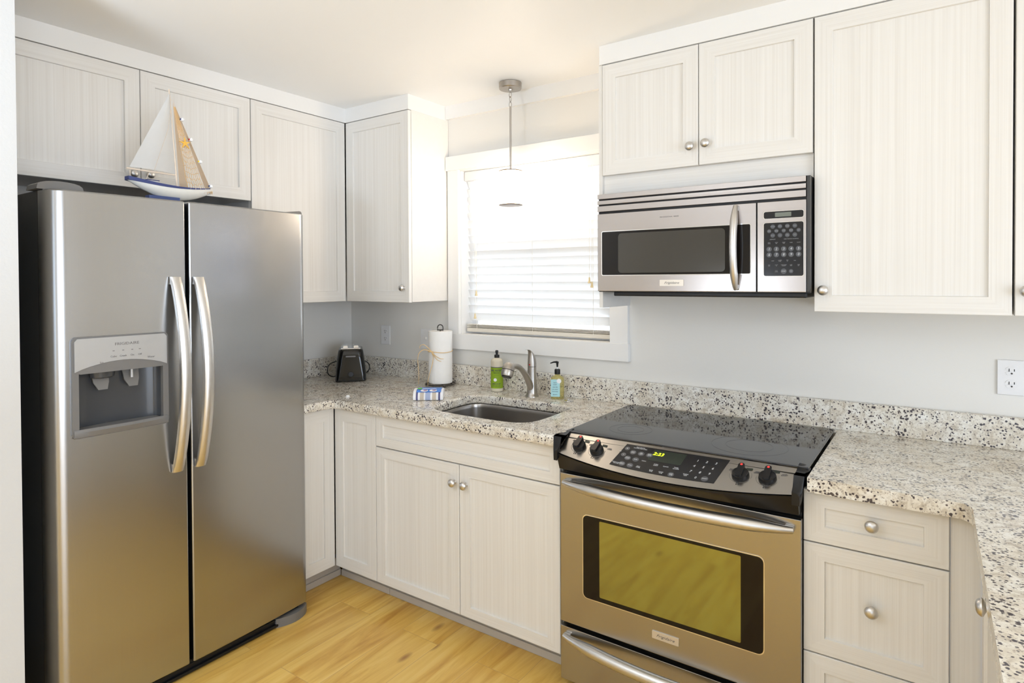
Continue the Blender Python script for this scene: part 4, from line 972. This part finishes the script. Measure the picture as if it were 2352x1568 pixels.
for zz, s_ in ((.075, 'Hand'), (.066, 'SOAP'), (.056, 'clean day'), (.046, 'rain water'), (.036, 'hand soap'), (.022, 'glycerin')):
    text('label_lettering', s_, .0065, Fh, -.010, zz, M['navy'], lb, .0008, local=True)
b = B(); lathe(b, [(.0125, .112), (.0130, .114), (.0130, .132), (.0115, .135), (.006, .136)], (0, 0, 0), None, 24); tl('collar', b, M['black'], t, angle=40)
b = B(); lathe(b, [(.0035, .136), (.0035, .146), (0, .146)], (0, 0, 0), None, 12); tl('stem', b, M['white'], t)
b = B(); lathe(b, [(.0035, .144), (.0050, .158), (.0065, .164), (.0065, .169), (0, .170)], (0, 0, 0), None, 16); tube(b, [(.0, 0, .167), (-.016, -.012, .168), (-.030, -.023, .164)], [.0045, .0036, .0026], 8); tl('pump_head', b, M['black'], t)

# sink strainer / stopper left on the worktop
b = B(); lathe(b, [(.020, 0), (.022, .002), (.021, .004), (.014, .007), (.006, .009), (.004, .012), (0, .013)], (1.566, -.112, ZC), None, 28); o = link('sink_stopper', b, M['chrome']); tag(o, 'small round chrome sink stopper lying beside the amber soap', 'sink stopper')
b = B(); lathe(b, [(.009, 0), (.010, .003), (.007, .008), (0, .010)], (.655, -.585, ZC), None, 7); o = link('torn_paper_scrap', b, M['pwhite'], smooth=False); tag(o, 'tiny white scrap of paper lying on the corner of the worktop', 'scrap')

# ------------------------------------------------------------------ model sailboat on top of the fridge
bxx = .60
t = thing('model_sailboat', (bxx, -1.35, 1.690), 'model sailboat with white sail and fishnet sail standing on the fridge', 'model boat')
b = B(); box(b, bxx-.022, bxx+.022, -1.436, -1.322, 1.6905, 1.700); box(b, bxx-.014, bxx+.016, -1.432, -1.325, 1.700, 1.716); link('stand', b, M['stand'], t, smooth=False)
b = B(); rows = []; n = 22; Y0, Y1 = -1.497, -1.190
def deck(s): return 1.769-.028*math.sin(math.pi*min(1, s*1.0))*.8+(.0)*s-.006*s
for k in range(n+1):
    s = k/n; y = Y0+(Y1-Y0)*s; wd = .030*(math.sin(math.pi*min(1, (s*.86+.13))))**.7 if s < .999 else .0008
    zd = 1.776-.022*math.sin(math.pi*(s*.8+.05)); dp = .006+.042*math.sin(math.pi*(min(1, s*.92+.03)))**.9
    rows.append([b.verts.new((bxx+wd*q, y, zd-dp*h)) for q, h in ((-1, 0), (-.93, .35), (-.70, .70), (-.30, .94), (0, 1), (.30, .94), (.70, .70), (.93, .35), (1, 0))])
for A, Z in zip(rows, rows[1:]):
    for k in range(8): b.faces.new((A[k], Z[k], Z[k+1], A[k+1]))
    b.faces.new((A[8], Z[8], Z[0], A[0]))
b.faces.new(rows[0]); b.faces.new(rows[-1][::-1]); hl = link('hull', b, M['hull'], t, angle=50)
b = B(); rr2 = []
for k in range(n):
    s = k/n; y = Y0-.001+(Y1-Y0)*s; wd = .0312*(math.sin(math.pi*min(1, (s*.86+.13))))**.7; zd = 1.776-.022*math.sin(math.pi*(s*.8+.05))
    rr2.append([b.verts.new((bxx+q*wd, y, zd+h)) for q, h in ((-1, -.010*(1-s)-.001), (-1, .002), (1, .002), (1, -.010*(1-s)-.001))])
for A, Z in zip(rr2, rr2[1:]):
    for k in range(4): b.faces.new((A[k], Z[k], Z[(k+1) % 4], A[(k+1) % 4]))
b.faces.new(rr2[0]); b.faces.new(rr2[-1][::-1]); link('deck', b, M['hnavy'], t, angle=50)
b = B(); box(b, bxx-.014, bxx+.014, -1.437, -1.398, 1.752, 1.768, .001); cb_ = link('cabin', b, M['hull'], t); b = B(); box(b, bxx-.016, bxx+.016, -1.439, -1.396, 1.768, 1.7705); link('cabin_roof', b, M['hnavy'], cb_, smooth=False)
b = B(); tube(b, [(bxx, -1.326, 1.742), (bxx, -1.352, 2.112)], [.0030, .0022], 8); link('mast', b, M['spar'], t)
b = B(); tube(b, [(bxx+.002, -1.500, 1.802), (bxx+.010, -1.420, 1.799), (bxx, -1.333, 1.800)], .0030, 8); link('boom', b, M['spar'], t)
b = B()
def sail_pt(u, v):   # u 0 leech(left) .. 1 mast ; v 0 foot .. 1 head
    l = Vector((bxx, -1.490, 1.808)).lerp(Vector((bxx, -1.352, 2.095)), v); m_ = Vector((bxx, -1.334, 1.804)).lerp(Vector((bxx, -1.351, 2.095)), v)
    p = l.lerp(m_, u); p.x += .016*math.sin(math.pi*u)*(1-v)**.6+.002; return p
g = [[b.verts.new(sail_pt(u/8, v/12)) for u in range(9)] for v in range(13)]
for v in range(12):
    for u in range(8): b.faces.new((g[v][u], g[v][u+1], g[v+1][u+1], g[v+1][u]))
bmesh.ops.solidify(b, geom=b.faces[:], thickness=.0008); link('white_sail', b, M['sail'], t, angle=60)
b = B(); tube(b, [sail_pt(.48, 0)+Vector((.0015, 0, 0)), sail_pt(.75, .55)+Vector((.0015, 0, 0)), sail_pt(.95, .8)+Vector((.0015, 0, 0))], .0005, 4); link('sail_seam', b, M['burlap'], t)
# net sail: burlap strip along both edges, knotted net between
Ht, Hl, Hr = Vector((bxx+.004, -1.341, 2.072)), Vector((bxx+.004, -1.320, 1.758)), Vector((bxx+.004, -1.196, 1.752))
def npt(u, v): return Hl.lerp(Hr, u).lerp(Ht, v)+Vector((.008*math.sin(math.pi*u)*(1-v), 0, 0))
for u0_, u1_, v0_, v1_ in ((0, .24, 0, 1), (.78, 1, 0, 1)):
    b = B(); g = [[b.verts.new(npt(u0_+(u1_-u0_)*i/3, v0_+(v1_-v0_)*.97*j/10)) for i in range(4)] for j in range(11)]
    for j in range(10):
        for i in range(3): b.faces.new((g[j][i], g[j][i+1], g[j+1][i+1], g[j+1][i]))
    bmesh.ops.solidify(b, geom=b.faces[:], thickness=.001); link('burlap_strip', b, M['burlap'], t)
b = B()
for k in range(1, 15):
    v = k/15*.93; tube(b, [npt(.2+.55*i/8, v+.012*math.sin(i*math.pi/1.0+k)+.015*math.cos(i*.8)) for i in range(9)], .0011, 4)
for i in range(8): tube(b, [npt(.22+.5*i/7+.02*math.sin(k*2.2), .93*k/14) for k in range(15)], .0011, 4)
link('fishing_net', b, M['net'], t)
b = B()
for k in range(34):
    u = k/33; p = npt(u, 0); tube(b, [p+Vector((0, 0, .003)), p+Vector((.002, random.uniform(-.003, .003), -random.uniform(.004, .010)))], .0012, 4)
link('frayed_hem', b, M['net'], t)
for v, m_ in ((.80, 'hnavy'), (.585, 'redp'), (.345, 'yel'), (.07, 'hnavy')):
    c_ = npt(1.0, v)+Vector((.004, .002, 0)); b = B(); lathe(b, [(0, -.009), (.0055, -.007), (.0072, 0), (.0055, .007), (0, .009)], c_, FR((0, 0, 0), (0, 1, .2), (0, -.2, 1)), 14); f_ = link('float', b, M['pwhite'], t)
    b = B(); lathe(b, [(.0074, -.003), (.0078, 0), (.0074, .003)], c_, None, 14); link('float_band', b, M[m_], f_)
c_ = npt(.45, .52)+Vector((.006, 0, 0)); Fs = FR(c_, (0, 1, 0), (0, 0, 1)); b = B()
prism(b, Fs, [((.023 if k % 2 == 0 else .0058)*math.cos(R(95+36*k)), (.023 if k % 2 == 0 else .0058)*math.sin(R(95+36*k))) for k in range(10)], 0, .004); link('starfish', b, M['star'], t)
b = B(); tube(b, [(bxx, -1.348, 2.075), Ht, npt(1, .02), (bxx, -1.192, 1.762)], .0006, 4); tube(b, [(bxx, -1.487, 1.800), (bxx, -1.487, 1.770)], .0012, 5); tube(b, [(bxx, -1.424, 1.798), (bxx, -1.436, 1.766)], .0012, 5)
for k in range(9): tube(b, [(bxx+.026, -1.385+.019*k, 1.752), (bxx+.026, -1.385+.019*k, 1.760)], .0007, 4)
link('rigging', b, M['spar'], t)
